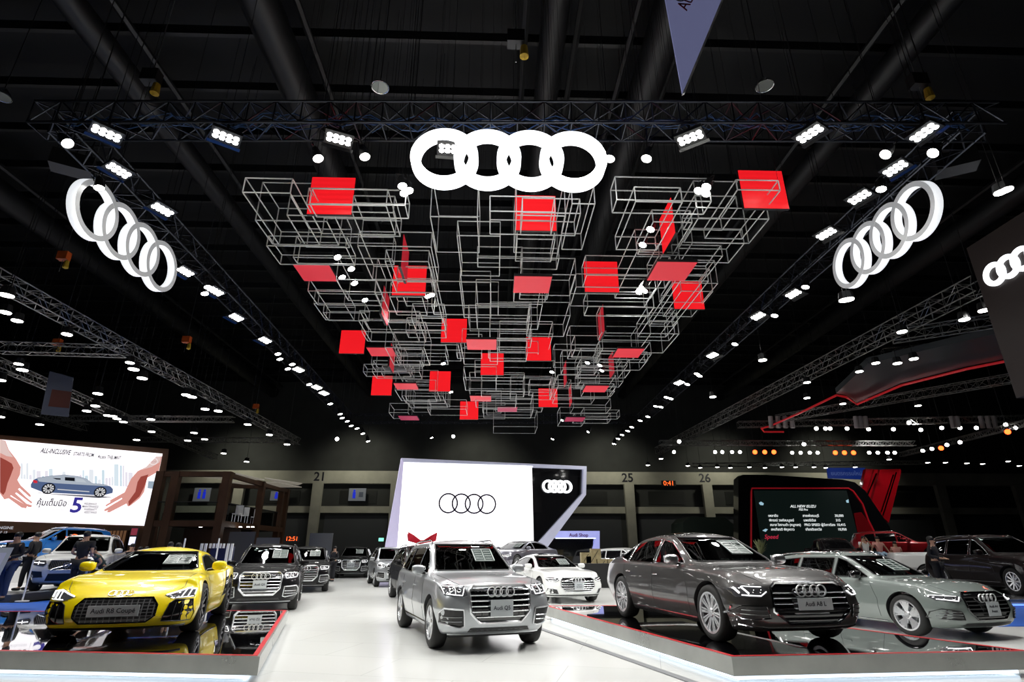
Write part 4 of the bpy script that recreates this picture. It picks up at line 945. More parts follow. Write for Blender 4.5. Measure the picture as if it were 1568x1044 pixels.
def slats(cs, poly, zs, r, off, m, parent, name='grille_slat', flat=1.0):
    for z in zs:
        xs = []
        for a, b in zip(poly, poly[1:]+poly[:1]):
            if (a[1]-z)*(b[1]-z) < 0: xs.append(a[0]+(b[0]-a[0])*(z-a[1])/(b[1]-a[1]))
        if len(xs) >= 2:
            mb = MB(); cs.line(mb, 'front', [(min(xs)+.01, z), (max(xs)-.01, z)], r, off, step=.08); mb.build(name, m, parent, 60)

def build_car(name, S, paint_m, label, loc, yaw, z=0, group='cars on display', plate=None, detail=True, hollow=True, cat='car', wheel_style='twin', rim_m=None, glass='car_glass'):
    """x forward, y to the car's left, origin on the ground between the axles"""
    e = empty(name, (loc[0], loc[1], z), rad(yaw)); tag(e, label, cat, group)
    wb, R = S['wb'], S['R']; xs = stations(S['xr'], S['xf'], 64 if detail else 44)
    base = loft(S, xs); cs = Caster(base)
    dk = M['interior']; cuts = []
    ax = (wb/2, -wb/2)
    for a in ax:
        mb = MB(); ra = R+S.get('archgap', .045)
        mb.lathe([(0, -.30), (ra, -.30), (ra, .30), (0, .30)], 'Y', 36, (0, 0, 0), closed=False)
        for s in (-1, 1):
            me = mb.mesh('arch'); me.transform(Matrix.Translation((a, s*(S['track']/2+.14), R+.005))); me.materials.append(M['dark']); cuts.append(me)
    if hollow:
        x0, x1 = S['cav']; cav = loft(S, list(np.linspace(x0, x1, 30)), inset=.055, zb_over=.42, warp=False); cav.materials.append(dk); cuts.append(cav)
        for poly in S['side_windows']:
            me = MB().prism([(p[0], -1.3, p[1]) for p in poly], (0, 2.6, 0)).mesh(); me.materials.append(M['black']); cuts.append(me)
        ws = S['windshield']; me = MB().prism([(S.get('wx0', S['cav'][1]-1.45), p[0], p[1]) for p in ws], (4, 0, 0)).mesh(); 
        # the windshield cutter only starts behind the glass and ends ahead of it
        me.materials.append(M['black']); cuts.append(me)
    base.materials.append(paint_m)
    body = boolean(base, cuts)
    b = link('body', body, e, None, 38)
    # glass
    gm = MATS[glass] if hollow else M['gblack']
    wsp = S['windshield']; link('windshield', cs.patch('front', wsp, .002, .006, res=.12), e, gm, 40)
    mb = MB(); cs.line(mb, 'front', wsp, .012, .004, closed=True); mb.build('windshield_trim', M['black'], e)
    for s in (-1, 1):
        for poly in S['side_windows']:
            link('side_window', cs.patch('side', poly, .002, .006, side=s, res=.12), e, gm, 40)
            mb = MB(); cs.line(mb, 'side', poly, S.get('trim_r', .011), .004, side=s, closed=True); mb.build('window_trim', S.get('trim', M['black']), e, 60)
    if S.get('rear_window'): link('rear_window', cs.patch('rear', S['rear_window'], .004, .02, res=.12), e, M['gblack'], 40)
    # wheels
    t, rim, disc, back = wheel_parts(R, S.get('tw', .235), S['rim'], wheel_style); tm, rm, dm, bm_ = t.mesh('tyre'), rim.mesh('rim'), disc.mesh('disc'), back.mesh('well')
    tm.shade_smooth(); tm.set_sharp_from_angle(angle=rad(50)); tm.materials.append(M['rubber']); rm.materials.append(rim_m or M['rim']); dm.materials.append(M['alu']); bm_.materials.append(M['dark'])
    for a in ax:
        for s in (-1, 1):
            w = link('wheel', tm, e); w.location = (a, s*(S['track']/2), R); w.rotation_euler = (0, 0, 0 if s < 0 else PI)
            if s < 0 and a > 0: w.rotation_euler = (0, 0, S.get('steer', 0))
            if s > 0 and a > 0: w.rotation_euler = (0, 0, PI+S.get('steer', 0))
            link('rim', rm, w); link('brake_disc', dm, w); link('wheel_well', bm_, w)
    # underside
    MB().box((S['xr']+.35, -.7, S['zb'][0][1]-.0 if False else .19), (S['xf']-.4, .7, .3)).build('underbody', M['dark'], e)
    if detail or hollow:
        for px_, ps_ in S.get('seams', []):
            for s in (-1, 1):
                mb = MB(); cs.line(mb, 'side', ps_, .0035, .0005, side=s); mb.build('door_seam', M['dark'], e)
    for x_, z_ in S.get('handles', []):
        for s in (-1, 1):
            q = cs.pt('side', x_, z_, .018, s)
            if q: MB().path([q+Vector((-.09, 0, 0)), q+Vector((0, s*.01, .004)), q+Vector((.09, 0, 0))], .012, 6).build('door_handle', S.get('handle_m', paint_m), e, 60)
    for s in (-1, 1):
        mx, my, mz = S['mirror']; mm = blob((mx, s*(my+.10), mz), (.07, .115, .075), 2.8); o = mm.build('mirror', S.get('mirror_m', paint_m), e, 60)
        MB().rod((mx, s*(my-.08), mz-.07), (mx-.01, s*(my+.06), mz-.05), .022, 6).build('mirror_arm', M['black'], o)
        MB().cbox((mx-.072, s*(my+.10), mz), (.006, .19, .11)).build('mirror_glass', M['chrome'], o)
    if S.get('sill'):
        for s in (-1, 1):
            mb = MB(); cs.line(mb, 'side', S['sill'], .012, .004, side=s); mb.build('sill_trim', S.get('sill_m', M['chrome']), e, 60)
            link('rocker_panel', cs.patch('side', [(S['sill'][0][0], S['sill'][0][1]-.01), (S['sill'][-1][0], S['sill'][-1][1]-.01), (S['sill'][-1][0], S['sill'][-1][1]-.09), (S['sill'][0][0], S['sill'][0][1]-.09)], .006, .02, side=s, res=.2), e, M['black'], 40) if S.get('rocker') else None
    if S.get('rails'):
        for s in (-1, 1):
            x0, x1, yy = S['rails']; pts = []
            for k in range(13):
                x = x0+(x1-x0)*k/12; h = cs.pt('top', x, s*yy); 
                if h: pts.append(h+Vector((0, 0, .035 if 0 < k < 12 else -.01)))
            MB().path(pts, .016, 6).build('roof_rail', S.get('rail_m', M['chrome']), e, 60)
    # interior
    if hollow:
        x1 = S['cav'][1]; zc = wsp[0][1]
        MB().cbox((x1-.42, 0, zc-.13), (.62, 1.25, .14)).build('dashboard', dk, e)
        mb = MB(); mb.path([Vector((x1-.86, -.36, zc-.03))+Vector((.06*math.cos(t)*.5, .18*math.sin(t), .17*math.cos(t))) for t in np.linspace(0, 2*PI, 24, endpoint=False)], .016, 6, True)
        mb.rod((x1-.62, -.36, zc-.12), (x1-.85, -.36, zc-.03), .03, 6).cbox((x1-.86, -.36, zc-.03), (.03, .3, .03)).cbox((x1-.86, -.36, zc-.1), (.03, .03, .16)); mb.build('steering_wheel', S.get('wheel_m', M['seat']), e, 60)
        tz = S['roofz']
        for k, xr_ in enumerate((x1-1.35, x1-2.2)):
            if xr_ < S['cav'][0]+.25: continue
            for s in (-1, 1):
                mb = blob((xr_, s*.37, (zc-.35+tz-.34)/2), (.09, .24, (tz-.34-(zc-.35))/2), 3); mb.build('seat_back', M['seat'], e, 50)
                blob((xr_+.02, s*.37, tz-.25), (.06, .13, .09), 3).build('headrest', M['seat'], e, 50)
        MB().cbox((x1-1.2, 0, .52), (2.4, 1.3, .2)).build('seat_base', dk, e)
    if detail:
        fw_ = pchip(S['wr'])
        for s in (-1, 1):
            mb = MB(); cs.line(mb, 'top', [(x_, s*(fw_(x_)-.03)*(1 if x_ < S['xf']-.35 else .93)) for x_ in np.linspace(S['cav'][1]+.02, S['xf']-.16, 8)], .0035, .0005); mb.build('bonnet_seam', M['dark'], e)
    if S.get('roof_panel'): link('roof_glass', cs.patch('top', S['roof_panel'], .002, .004, res=.12), e, M['gblack'], 40)
    # price notice behind the windshield
    if S.get('notice'):
        y0, y1, z0, z1 = S['notice']; g = M['paper']
        n_ = link('windshield_notice', cs.patch('front', [(y0, z0), (y1, z0), (y1, z1), (y0, z1)], .005, .004, res=.15), e, mat('notice_dark', (.03, .05, .045), .4)); n_['label'] = 'printed price notice on the windshield'
        mb = MB(); cs.line(mb, 'front', [(y0, z0), (y1, z0), (y1, z1), (y0, z1)], .007, .012, closed=True); cs.line(mb, 'front', [((y0+y1)/2, z0), ((y0+y1)/2, z1)], .005, .012)
        for k in range(4):
            zz = z0+(z1-z0)*(k+1)/5; cs.line(mb, 'front', [(y0+.03, zz), (y0+(y1-y0)*.42, zz)], .0055, .012); cs.line(mb, 'front', [(y0+(y1-y0)*.56, zz), (y1-.03, zz)], .0055, .012)
        mb.build('notice_lines', g, n_)
    if S.get('face'): S['face'](e, cs, paint_m, detail)
    if plate:
        txt, zc, w, h, size = plate; x = cs.pt('front', .001, zc, 0).x+S.get('plate_off', .05)
        for dz in (h/2, -h/2):
            for yy in (w/2, -w/2):
                q = cs.hit('front', yy, zc+dz)[0]
                if q: x = max(x, q.x+.02)
        pe = empty('number_plate', (x, 0, zc), PI/2); pe.parent = e
        MB().box((-w/2, -.012, -h/2), (w/2, 0, h/2)).build('plate_board', S.get('plate_m', M['plate']), pe)
        MB().box((-w/4, 0, -h/4), (w/4, .06, h/4)).build('plate_mount', M['black'], pe)
        for i, tx in enumerate(txt.split('|')):
            put_text(tx, size, (0, -.014, (len(txt.split('|'))-1)*size*.6-i*size*1.2), pe, M['ink'], depth=.001, bold=.015)
    return e, cs

# ---- faces of the cars
def hl(e, cs, poly, m=None, strips=(), off=.012, th=.03):
    """both headlamps; poly for +y side in front view"""
    for s in (1, -1):
        P = poly if s > 0 else mir(poly)
        o = link('headlight', cs.patch('front', P, off, th, res=.06), e, m or M['lampglass'], 40)
        mb = MB(); 
        for st in strips: cs.line(mb, 'front', [(s*a, b) for a, b in st[0]], st[1]*.68, off+.010, step=.04)
        if strips: mb.build('light_strip', M['drl'], o, 60)
        for a, b, r in S_lamps.get(tuple(poly[0]), ()):
            q = cs.pt('front', s*a, b, off+.003)
            if q: MB().lathe([(0, .012), (r*.6, .012), (r, 0), (0, 0)], 'X', 14, q, closed=False).build('reflector', M['reflector'], o, 50)
S_lamps = {}
def framed(e, cs, poly, m_in, m_fr, r, off=.01, name='grille', th=.03, frame=True):
    o = link(name, cs.patch('front', poly, off, th, res=.08), e, m_in, 40)
    if frame: mb = MB(); cs.line(mb, 'front', poly, r, off+.008, closed=True); mb.build('surround', m_fr, o, 60)
    return o
def face_q5(e, cs, pm, detail, chrome=None):
    ch = chrome or M['chrome']
    G = [(-.33, .42), (.33, .42), (.47, .56), (.50, .86), (.42, .93), (-.42, .93), (-.50, .86), (-.47, .56)]
    g = framed(e, cs, G, M['gblack'], M['alu'], .024, .012)
    slats(cs, G, (.50, .575, .65, .725, .80, .87), .0115, .026, ch, g)
    if detail:
        mb = MB()
        for k in range(-4, 5):
            if k: cs.line(mb, 'front', [(k*.1, .48), (k*.1, .9)], .004, .016)
        mb.build('grille_bars', M['rimdark'], g)
    emblem(cs, e, .845, .075, M['emblem'], .05)
    H = [(.52, .80), (.60, .775), (.84, .80), (.89, .92), (.76, .945), (.55, .925)]
    S_lamps[H[0]] = ((.64, .86, .03), (.74, .865, .03))
    hl(e, cs, H, None, (([(.56, .905), (.60, .80), (.82, .818)], .010), ([(.69, .93), (.70, .81)], .007), ([(.86, .91), (.84, .82)], .009), ([(.57, .925), (.84, .925)], .005)))
    for s in (1, -1):
        P = [(.56, .38), (.58, .60), (.86, .62), (.90, .55), (.88, .41), (.62, .36)]; P = P if s > 0 else mir(P)
        o = framed(e, cs, P, M['black'], M['alu'], .013, .010, 'air_intake'); mb = MB()
        for zz in (.44, .5): cs.line(mb, 'front', [(s*.60, zz), (s*.86, zz)], .006, .02)
        mb.build('intake_bar', M['alu'], o)
    link('lower_grille', cs.patch('front', [(-.50, .29), (.50, .29), (.46, .345), (-.46, .345)], .008, .03, res=.1), e, M['black'], 40)
    mb = MB(); cs.line(mb, 'front', [(-.74, .25), (-.55, .255), (.55, .255), (.74, .25)], .016, .01); mb.build('skid_trim', M['alu'], e, 60)
def face_a8(e, cs, pm, detail):
    G = [(-.36, .30), (.36, .30), (.56, .44), (.53, .72), (.44, .775), (-.44, .775), (-.53, .72), (-.56, .44)]
    g = framed(e, cs, G, M['gblack'], M['chrome'], .018, .012)
    slats(cs, G, (.35, .41, .47, .535, .60, .66, .72), .013, .028, M['chrome'], g)
    emblem(cs, e, .68, .075, M['emblem'], .05)
    H = [(.58, .655), (.68, .60), (.90, .60), (.94, .69), (.84, .745), (.62, .735)]
    S_lamps[H[0]] = ((.66, .67, .022), (.74, .67, .022))
    hl(e, cs, H, None, (([(.60, .67), (.68, .62), (.86, .625)], .010), ([(.80, .645), (.83, .72)], .016), ([(.87, .65), (.89, .71)], .02), ([(.64, .725), (.82, .73)], .007)))
    for s in (1, -1):
        P = [(.60, .36), (.64, .50), (.88, .50), (.93, .42), (.92, .33)]; P = P if s > 0 else mir(P)
        o = framed(e, cs, P, M['black'], M['chrome'], .007, .009, 'air_intake'); mb = MB(); cs.line(mb, 'front', [(s*.93, .37), (s*.935, .49)], .02, .012); mb.build('intake_blade', M['chrome'], o)
        mb = MB(); [cs.line(mb, 'front', [(s*.64, zz), (s*.88, zz)], .006, .018) for zz in (.40, .45)]; mb.build('intake_bar', M['chrome'], o)
    mb = MB(); cs.line(mb, 'front', [(-.92, .27), (-.6, .235), (.6, .235), (.92, .27)], .011, .012); mb.build('lower_trim', M['chrome'], e, 60)
def face_a4(e, cs, pm, detail):
    G = [(-.34, .33), (.34, .33), (.50, .47), (.50, .70), (.44, .755), (-.44, .755), (-.50, .70), (-.50, .47)]
    g = framed(e, cs, G, M['gblack'], M['gblack'], .016, .012); slats(cs, G, (.38, .44, .50, .56, .62, .68), .010, .024, M['black'], g)
    emblem(cs, e, .665, .072, M['emblem'], .045)
    H = [(.53, .63), (.64, .60), (.86, .63), (.90, .715), (.78, .72), (.56, .70)]
    S_lamps[H[0]] = ((.66, .66, .03), (.77, .67, .03))
    hl(e, cs, H, M['lampglass'], (([(.56, .69), (.62, .625), (.85, .65)], .010), ([(.60, .70), (.87, .71)], .006)))
    for s in (1, -1):
        P = [(.60, .33), (.64, .46), (.86, .50), (.90, .44), (.88, .34)]; P = P if s > 0 else mir(P)
        o = framed(e, cs, P, M['black'], M['black'], .008, .008, 'air_intake'); mb = MB(); [cs.line(mb, 'front', [(s*.63, zz), (s*.87, zz+.01)], .005, .016) for zz in (.37, .41, .45)]; mb.build('intake_bar', M['alu'], o)
    link('lower_grille', cs.patch('front', [(-.62, .225), (.62, .225), (.55, .275), (-.55, .275)], .008, .03, res=.1), e, M['black'], 40)
def face_a5(e, cs, pm, detail):
    G = [(-.40, .33), (.40, .33), (.54, .46), (.52, .66), (.46, .71), (-.46, .71), (-.52, .66), (-.54, .46)]
    g = framed(e, cs, G, M['gblack'], M['alu'], .012, .012); slats(cs, G, (.385, .44, .495, .55, .605, .66), .012, .026, M['chrome'], g)
    emblem(cs, e, .635, .068, M['emblem'], .05)
    H = [(.57, .64), (.66, .60), (.86, .615), (.90, .71), (.80, .72), (.60, .70)]
    hl(e, cs, H, M['lampglass'], (([(.60, .66), (.66, .62), (.85, .635)], .008), ([(.66, .67), (.86, .69)], .008)))
    for s in (1, -1):
        P = [(.60, .27), (.66, .40), (.86, .44), (.92, .43), (.93, .28)]; P = P if s > 0 else mir(P)
        framed(e, cs, P, M['black'], M['alu'], .008, .008, 'air_intake')
    mb = MB(); cs.line(mb, 'front', [(-.9, .235), (.9, .235)], .022, .006); mb.build('lower_blade', M['black'], e, 60)
def hexmesh(name='honeycomb'):
    m = mat(name, (.008, .008, .009), .3, coat=.6); nt = m.node_tree; b = nt.nodes['Principled BSDF']
    tc = nt.nodes.new('ShaderNodeTexCoord'); mp = nt.nodes.new('ShaderNodeMapping'); mp.inputs['Scale'].default_value = (1, 14, 24); vo_ = nt.nodes.new('ShaderNodeTexVoronoi'); vo_.inputs['Randomness'].default_value = 0; vo_.feature = 'DISTANCE_TO_EDGE'; vo_.inputs['Scale'].default_value = 1
    cr_ = nt.nodes.new('ShaderNodeValToRGB'); cr_.color_ramp.elements[0].color = (.13, .13, .135, 1); cr_.color_ramp.elements[1].color = (.006, .006, .007, 1); cr_.color_ramp.elements[0].position = .05; cr_.color_ramp.elements[1].position = .12
    nt.links.new(tc.outputs['Object'], mp.inputs[0]); nt.links.new(mp.outputs[0], vo_.inputs[0]); nt.links.new(vo_.outputs['Distance'], cr_.inputs[0]); nt.links.new(cr_.outputs[0], b.inputs['Base Color']); return m
def face_r8(e, cs, pm, detail):
    hx = hexmesh()
    G = [(-.40, .235), (.40, .235), (.50, .31), (.50, .45), (.42, .545), (-.42, .545), (-.50, .45), (-.50, .31)]
    g = framed(e, cs, G, hx, M['gblack'], .010, .010)
    h, n, d = cs.hit('top', S_R8['xf']-.42, 0); em = emblem(cs, e, .60, .055, M['chrome'], .015, tilt=-.9)
    for s in (1, -1):
        H = [(.55, .565), (.68, .515), (.90, .525), (.91, .64), (.80, .655)]; H = H if s > 0 else mir(H)
        o = link('headlight', cs.patch('front', H, .010, .03, res=.06), e, M['lampglass'], 40); mb = MB()
        cs.line(mb, 'front', [(s*.57, .57), (s*.81, .645), (s*.905, .632), (s*.90, .56)], .010, .02); cs.line(mb, 'front', [(s*.70, .53), (s*.89, .535)], .006, .02); cs.line(mb, 'front', [(s*.76, .54), (s*.79, .63)], .008, .02); cs.line(mb, 'front', [(s*.83, .54), (s*.85, .63)], .008, .02)
        mb.build('light_strip', M['drl'], o, 60)
        P = [(.58, .235), (.64, .46), (.70, .505), (.90, .50), (.94, .26), (.90, .22)]; P = P if s > 0 else mir(P)
        o = framed(e, cs, P, M['gblack'], M['black'], .006, .007, 'air_intake'); mb = MB()
        for q in (.70, .79): cs.line(mb, 'front', [(s*q, .25), (s*(q+.02), .47)], .006, .016)
        mb.build('intake_blade', M['black'], o)
        # side blade behind the door
        P = [(-.62, .38), (-.78, .62), (-.86, .82), (-1.02, .84), (-1.0, .56), (-.9, .40)]
        link('side_blade', cs.patch('side', P, .012, .03, side=s, res=.07), e, M['gblack'], 40)
    mb = MB(); cs.line(mb, 'front', [(-.9, .165), (.9, .165)], .018, .012); mb.build('front_splitter', M['black'], e, 60)
def face_vol(e, cs, pm, detail):
    G = [(-.40, .60), (.40, .60), (.44, .72), (.40, .86), (-.40, .86), (-.44, .72)]
    g = framed(e, cs, G, M['black'], M['alu'], .014, .012); mb = MB()
    for k in range(-9, 10): cs.line(mb, 'front', [(k*.042, .615), (k*.042, .85)], .007, .022, step=.12)
    cs.line(mb, 'front', [(-.34, .62), (.34, .84)], .012, .034); mb.build('grille_bars', M['alu'], g)
    q = cs.pt('front', 0, .73, .04); MB().lathe([(.075, 0), (.075, .015), (.055, .015), (.055, 0)], 'X', 24, q).build('round_badge', M['chrome'], g)
    H = [(.50, .76), (.56, .70), (.84, .74), (.90, .84), (.80, .87), (.54, .86)]
    hl(e, cs, H, M['lampglass'], (([(.56, .79), (.86, .81)], .016), ([(.70, .75), (.70, .84)], .012)))
    for s in (1, -1):
        P = [(.52, .40), (.56, .56), (.84, .58), (.90, .48), (.80, .38)]; P = P if s > 0 else mir(P); framed(e, cs, P, M['black'], M['alu'], .007, .008, 'air_intake')
    link('lower_grille', cs.patch('front', [(-.46, .30), (.46, .30), (.40, .50), (-.40, .50)], .008, .03, res=.1), e, M['black'], 40)
    mb = MB(); cs.line(mb, 'front', [(-.6, .25), (.6, .25)], .02, .01); mb.build('skid_trim', M['alu'], e, 60)
def face_gen(e, cs, pm, detail):
    G = [(-.40, .55), (.40, .55), (.50, .78), (.46, .88), (-.46, .88), (-.50, .78)]
    g = framed(e, cs, G, M['gblack'], M['chrome'], .016, .012); slats(cs, G, (.62, .70, .78), .014, .026, M['chrome'], g)
    H = [(.54, .76), (.60, .72), (.86, .76), (.90, .87), (.60, .86)]; hl(e, cs, H, M['reflector'], (([(.60, .80), (.86, .82)], .012),))
    link('lower_grille', cs.patch('front', [(-.55, .30), (.55, .30), (.5, .46), (-.5, .46)], .008, .03, res=.1), e, M['black'], 40)

# ---- body shapes: keys run from rear to front along x
S_Q5 = dict(wb=2.82, R=.365, rim=.245, track=1.60, xf=2.28, xr=-2.37, tw=.235, fd=.62, fc=.80, rd=.5, rc=.84, fbow=.10, rbow=.1,
    zb=[(-2.37, .42), (-2.1, .27), (-1.4, .22), (1.6, .22), (2.0, .24), (2.28, .27)], wu=[(-2.37, .74), (-1.6, .86), (1.6, .86), (2.28, .80)],
    wm=[(-2.37, .90), (-1.4, .945), (0, .935), (1.4, .945), (2.28, .94)], zm=[(-2.37, .62), (0, .56), (2.28, .58)],
    ws=[(-2.37, .84), (-1.6, .90), (-.6, .885), (.9, .885), (1.5, .89), (2.0, .87), (2.28, .83)], zs=[(-2.37, 1.04), (-1.5, 1.04), (0, 1.01), (1.0, .985), (1.6, .96), (2.1, .88), (2.28, .84)],
    wr=[(-2.37, .66), (-2.1, .66), (-1.2, .65), (-.2, .655), (.25, .67), (.62, .72), (.92, .765), (1.1, .77), (1.8, .74), (2.28, .60)],
    zr=[(-2.37, 1.10), (-2.25, 1.30), (-2.0, 1.47), (-1.0, 1.56), (-.1, 1.565), (.1, 1.50), (.55, 1.23), (.9, 1.055), (1.1, 1.045), (1.7, 1.01), (2.1, .955), (2.28, .925)],
    zt=[(-2.37, 1.13), (-2.28, 1.34), (-2.05, 1.53), (-1.2, 1.64), (-.4, 1.655), (-.05, 1.63), (.12, 1.565), (.62, 1.26), (.95, 1.09), (1.15, 1.075), (1.7, 1.04), (2.1, .99), (2.28, .955)],
    fkeys=[(.2, .16), (.3, .06), (.5, .01), (.62, 0), (.8, .03), (.9, .07), (1.0, .17), (1.2, .3)], rkeys=[(.2, .1), (.5, 0), (.8, .03), (1.1, .1), (1.6, .25)],
    cav=(-2.0, 1.0), roofz=1.655, windshield=[(-.66, 1.115), (.66, 1.115), (.70, 1.14), (.575, 1.555), (-.575, 1.555), (-.70, 1.14)],
    side_windows=[[(-.02, 1.06), (.66, 1.07), (.10, 1.47), (-.02, 1.50)], [(-1.02, 1.07), (-.10, 1.06), (-.10, 1.50), (-1.02, 1.495)], [(-1.75, 1.12), (-1.10, 1.075), (-1.10, 1.49), (-1.55, 1.44)]],
    rear_window=[(-.55, 1.16), (.55, 1.16), (.5, 1.46), (-.5, 1.46)],
    seams=[(0, [(.82, .34), (.86, .62), (.72, .98)]), (0, [(-.06, .30), (-.06, 1.0)]), (0, [(-1.12, 1.0), (-1.1, .76), (-.95, .4)])], handles=[(.08, .86), (-.92, .87)], mirror=(.50, .86, 1.13),
    sill=[(-.95, .33), (.92, .33)], rails=(-1.85, .0, .60), notice=(.08, .46, 1.27, 1.47), face=face_q5, trim=M['chrome'])
S_A8 = dict(wb=3.128, R=.36, rim=.262, track=1.66, xf=2.48, xr=-2.74, tw=.25, fd=.66, fc=.76, rd=.5, rc=.84, fbow=.12, rbow=.12,
    wu=[(-2.74, .74), (-1.8, .88), (1.8, .88), (2.55, .82)], zb=[(-2.74, .38), (-2.4, .22), (-1.5, .17), (1.8, .17), (2.2, .18), (2.55, .21)],
    wm=[(-2.74, .88), (-1.6, .96), (0, .95), (1.6, .965), (2.55, .95)], zm=[(-2.74, .55), (0, .50), (2.55, .48)],
    ws=[(-2.74, .80), (-1.8, .885), (-.6, .90), (.9, .905), (1.6, .905), (2.2, .88), (2.55, .82)], zs=[(-2.74, .93), (-1.5, .955), (0, .93), (1.0, .90), (1.8, .85), (2.3, .76), (2.55, .71)],
    wr=[(-2.74, .70), (-2.3, .70), (-1.9, .66), (-1.2, .60), (-.3, .605), (.1, .61), (.55, .67), (.95, .75), (1.2, .76), (2.0, .74), (2.55, .58)],
    zr=[(-2.74, .99), (-2.3, 1.04), (-2.0, 1.09), (-1.6, 1.24), (-1.1, 1.36), (-.5, 1.40), (-.1, 1.395), (.1, 1.34), (.55, 1.13), (.95, .96), (1.2, .945), (1.9, .90), (2.35, .825), (2.55, .77)],
    zt=[(-2.74, 1.0), (-2.3, 1.07), (-2.05, 1.12), (-1.6, 1.30), (-1.1, 1.44), (-.5, 1.485), (-.1, 1.46), (.15, 1.385), (.6, 1.165), (1.0, .99), (1.2, .975), (1.9, .935), (2.35, .86), (2.55, .795)],
    fkeys=[(.2, .10), (.3, .02), (.45, 0), (.6, .02), (.75, .07), (.85, .16), (1.0, .3)], rkeys=[(.2, .1), (.5, 0), (.8, .03), (1.0, .06), (1.1, .1)],
    cav=(-1.9, 1.05), roofz=1.47, windshield=[(-.64, 1.015), (.64, 1.015), (.69, 1.04), (.545, 1.385), (-.545, 1.385), (-.69, 1.04)],
    side_windows=[[(-.18, .975), (.72, .985), (.10, 1.30), (-.18, 1.345)], [(-1.30, .99), (-.27, .975), (-.27, 1.35), (-.9, 1.345), (-1.28, 1.29)], [(-1.85, 1.06), (-1.38, .995), (-1.36, 1.265), (-1.6, 1.2)]],
    rear_window=[(-.5, 1.12), (.5, 1.12), (.45, 1.36), (-.45, 1.36)],
    seams=[(0, [(.98, .30), (1.0, .60), (.86, .90)]), (0, [(-.22, .27), (-.22, .93)]), (0, [(-1.45, .95), (-1.42, .7), (-1.2, .36)])], handles=[(-.06, .80), (-1.16, .82)], handle_m=M['chrome'], mirror=(.62, .87, 1.04),
    sill=[(-1.12, .26), (1.12, .25)], notice=(.10, .50, 1.13, 1.33), face=face_a8, trim=M['chrome'], trim_r=.012, mirror_m=M['alu'])
S_A4 = dict(wb=2.82, R=.345, rim=.25, track=1.58, xf=2.29, xr=-2.46, tw=.245, fd=.6, fc=.80, rd=.45, rc=.84, fbow=.12, rbow=.1,
    wu=[(-2.46, .72), (-1.7, .84), (1.7, .84), (2.29, .78)], zb=[(-2.46, .36), (-2.1, .2), (-1.4, .16), (1.6, .16), (2.0, .17), (2.29, .20)],
    wm=[(-2.46, .86), (-1.4, .918), (0, .91), (1.4, .918), (2.29, .91)], zm=[(-2.46, .52), (0, .47), (2.29, .46)],
    ws=[(-2.46, .80), (-1.6, .865), (-.6, .86), (.9, .865), (1.5, .865), (2.0, .84), (2.29, .79)], zs=[(-2.46, .92), (-1.5, .93), (0, .905), (1.0, .88), (1.6, .84), (2.1, .745), (2.29, .695)],
    wr=[(-2.46, .60), (-2.1, .60), (-1.2, .585), (-.2, .585), (.2, .60), (.62, .67), (.92, .72), (1.1, .725), (1.8, .70), (2.29, .56)],
    zr=[(-2.46, .99), (-2.3, 1.15), (-2.0, 1.27), (-1.0, 1.35), (-.2, 1.355), (.1, 1.29), (.55, 1.08), (.9, .93), (1.1, .92), (1.7, .875), (2.1, .805), (2.29, .75)],
    zt=[(-2.46, 1.02), (-2.35, 1.18), (-2.05, 1.32), (-1.2, 1.42), (-.4, 1.435), (-.1, 1.41), (.12, 1.34), (.6, 1.11), (.95, .96), (1.15, .95), (1.7, .91), (2.1, .84), (2.29, .775)],
    fkeys=[(.2, .10), (.3, .02), (.45, 0), (.6, .03), (.72, .08), (.8, .15), (1.0, .3)], rkeys=[(.2, .1), (.5, 0), (.8, .03), (1.1, .15), (1.4, .3)],
    cav=(-2.05, 1.0), roofz=1.42, windshield=[(-.61, .985), (.61, .985), (.655, 1.01), (.525, 1.34), (-.525, 1.34), (-.655, 1.01)],
    side_windows=[[(-.10, .95), (.66, .96), (.10, 1.25), (-.10, 1.30)], [(-1.05, .96), (-.18, .95), (-.18, 1.305), (-1.05, 1.30)], [(-1.95, 1.04), (-1.14, .965), (-1.14, 1.295), (-1.65, 1.255)]],
    rear_window=[(-.5, 1.05), (.5, 1.05), (.45, 1.25), (-.45, 1.25)],
    seams=[(0, [(.85, .28), (.88, .58), (.75, .87)]), (0, [(-.14, .25), (-.14, .9)]), (0, [(-1.15, .92), (-1.12, .7), (-.95, .34)])], handles=[(.02, .77), (-.98, .79)], mirror=(.52, .83, 1.0),
    sill=[(-.95, .22), (.95, .21)], rails=(-1.95, -.1, .53), notice=(-.02, .42, 1.08, 1.27), face=face_a4, mirror_m=M['gblack'], plate_off=.05)
S_A5 = dict(S_A4); S_A5.update(zt=[(-2.46, .96), (-2.2, 1.0), (-1.9, 1.08), (-1.2, 1.28), (-.5, 1.375), (-.15, 1.36), (.12, 1.29), (.6, 1.08), (.95, .94), (1.15, .93), (1.7, .89), (2.1, .82), (2.29, .755)],
    zr=[(-2.46, .94), (-2.1, .97), (-1.8, 1.04), (-1.2, 1.21), (-.6, 1.29), (-.2, 1.29), (.1, 1.235), (.55, 1.05), (.9, .91), (1.1, .90), (1.7, .855), (2.1, .785), (2.29, .735)],
    side_windows=[[(-.10, .95), (.64, .955), (.10, 1.20), (-.10, 1.24)], [(-1.3, .965), (-.18, .95), (-.18, 1.245), (-.6, 1.24), (-1.28, 1.12)]], rails=None, roofz=1.36, face=face_a5,
    windshield=[(-.61, .965), (.61, .965), (.655, .99), (.525, 1.285), (-.525, 1.285), (-.655, .99)], rear_window=None, mirror_m=None, notice=(.1, .45, 1.05, 1.2))
S_A5.pop('mirror_m'); S_A5['seams'] = [(0, [(.85, .28), (.88, .58), (.75, .87)])]
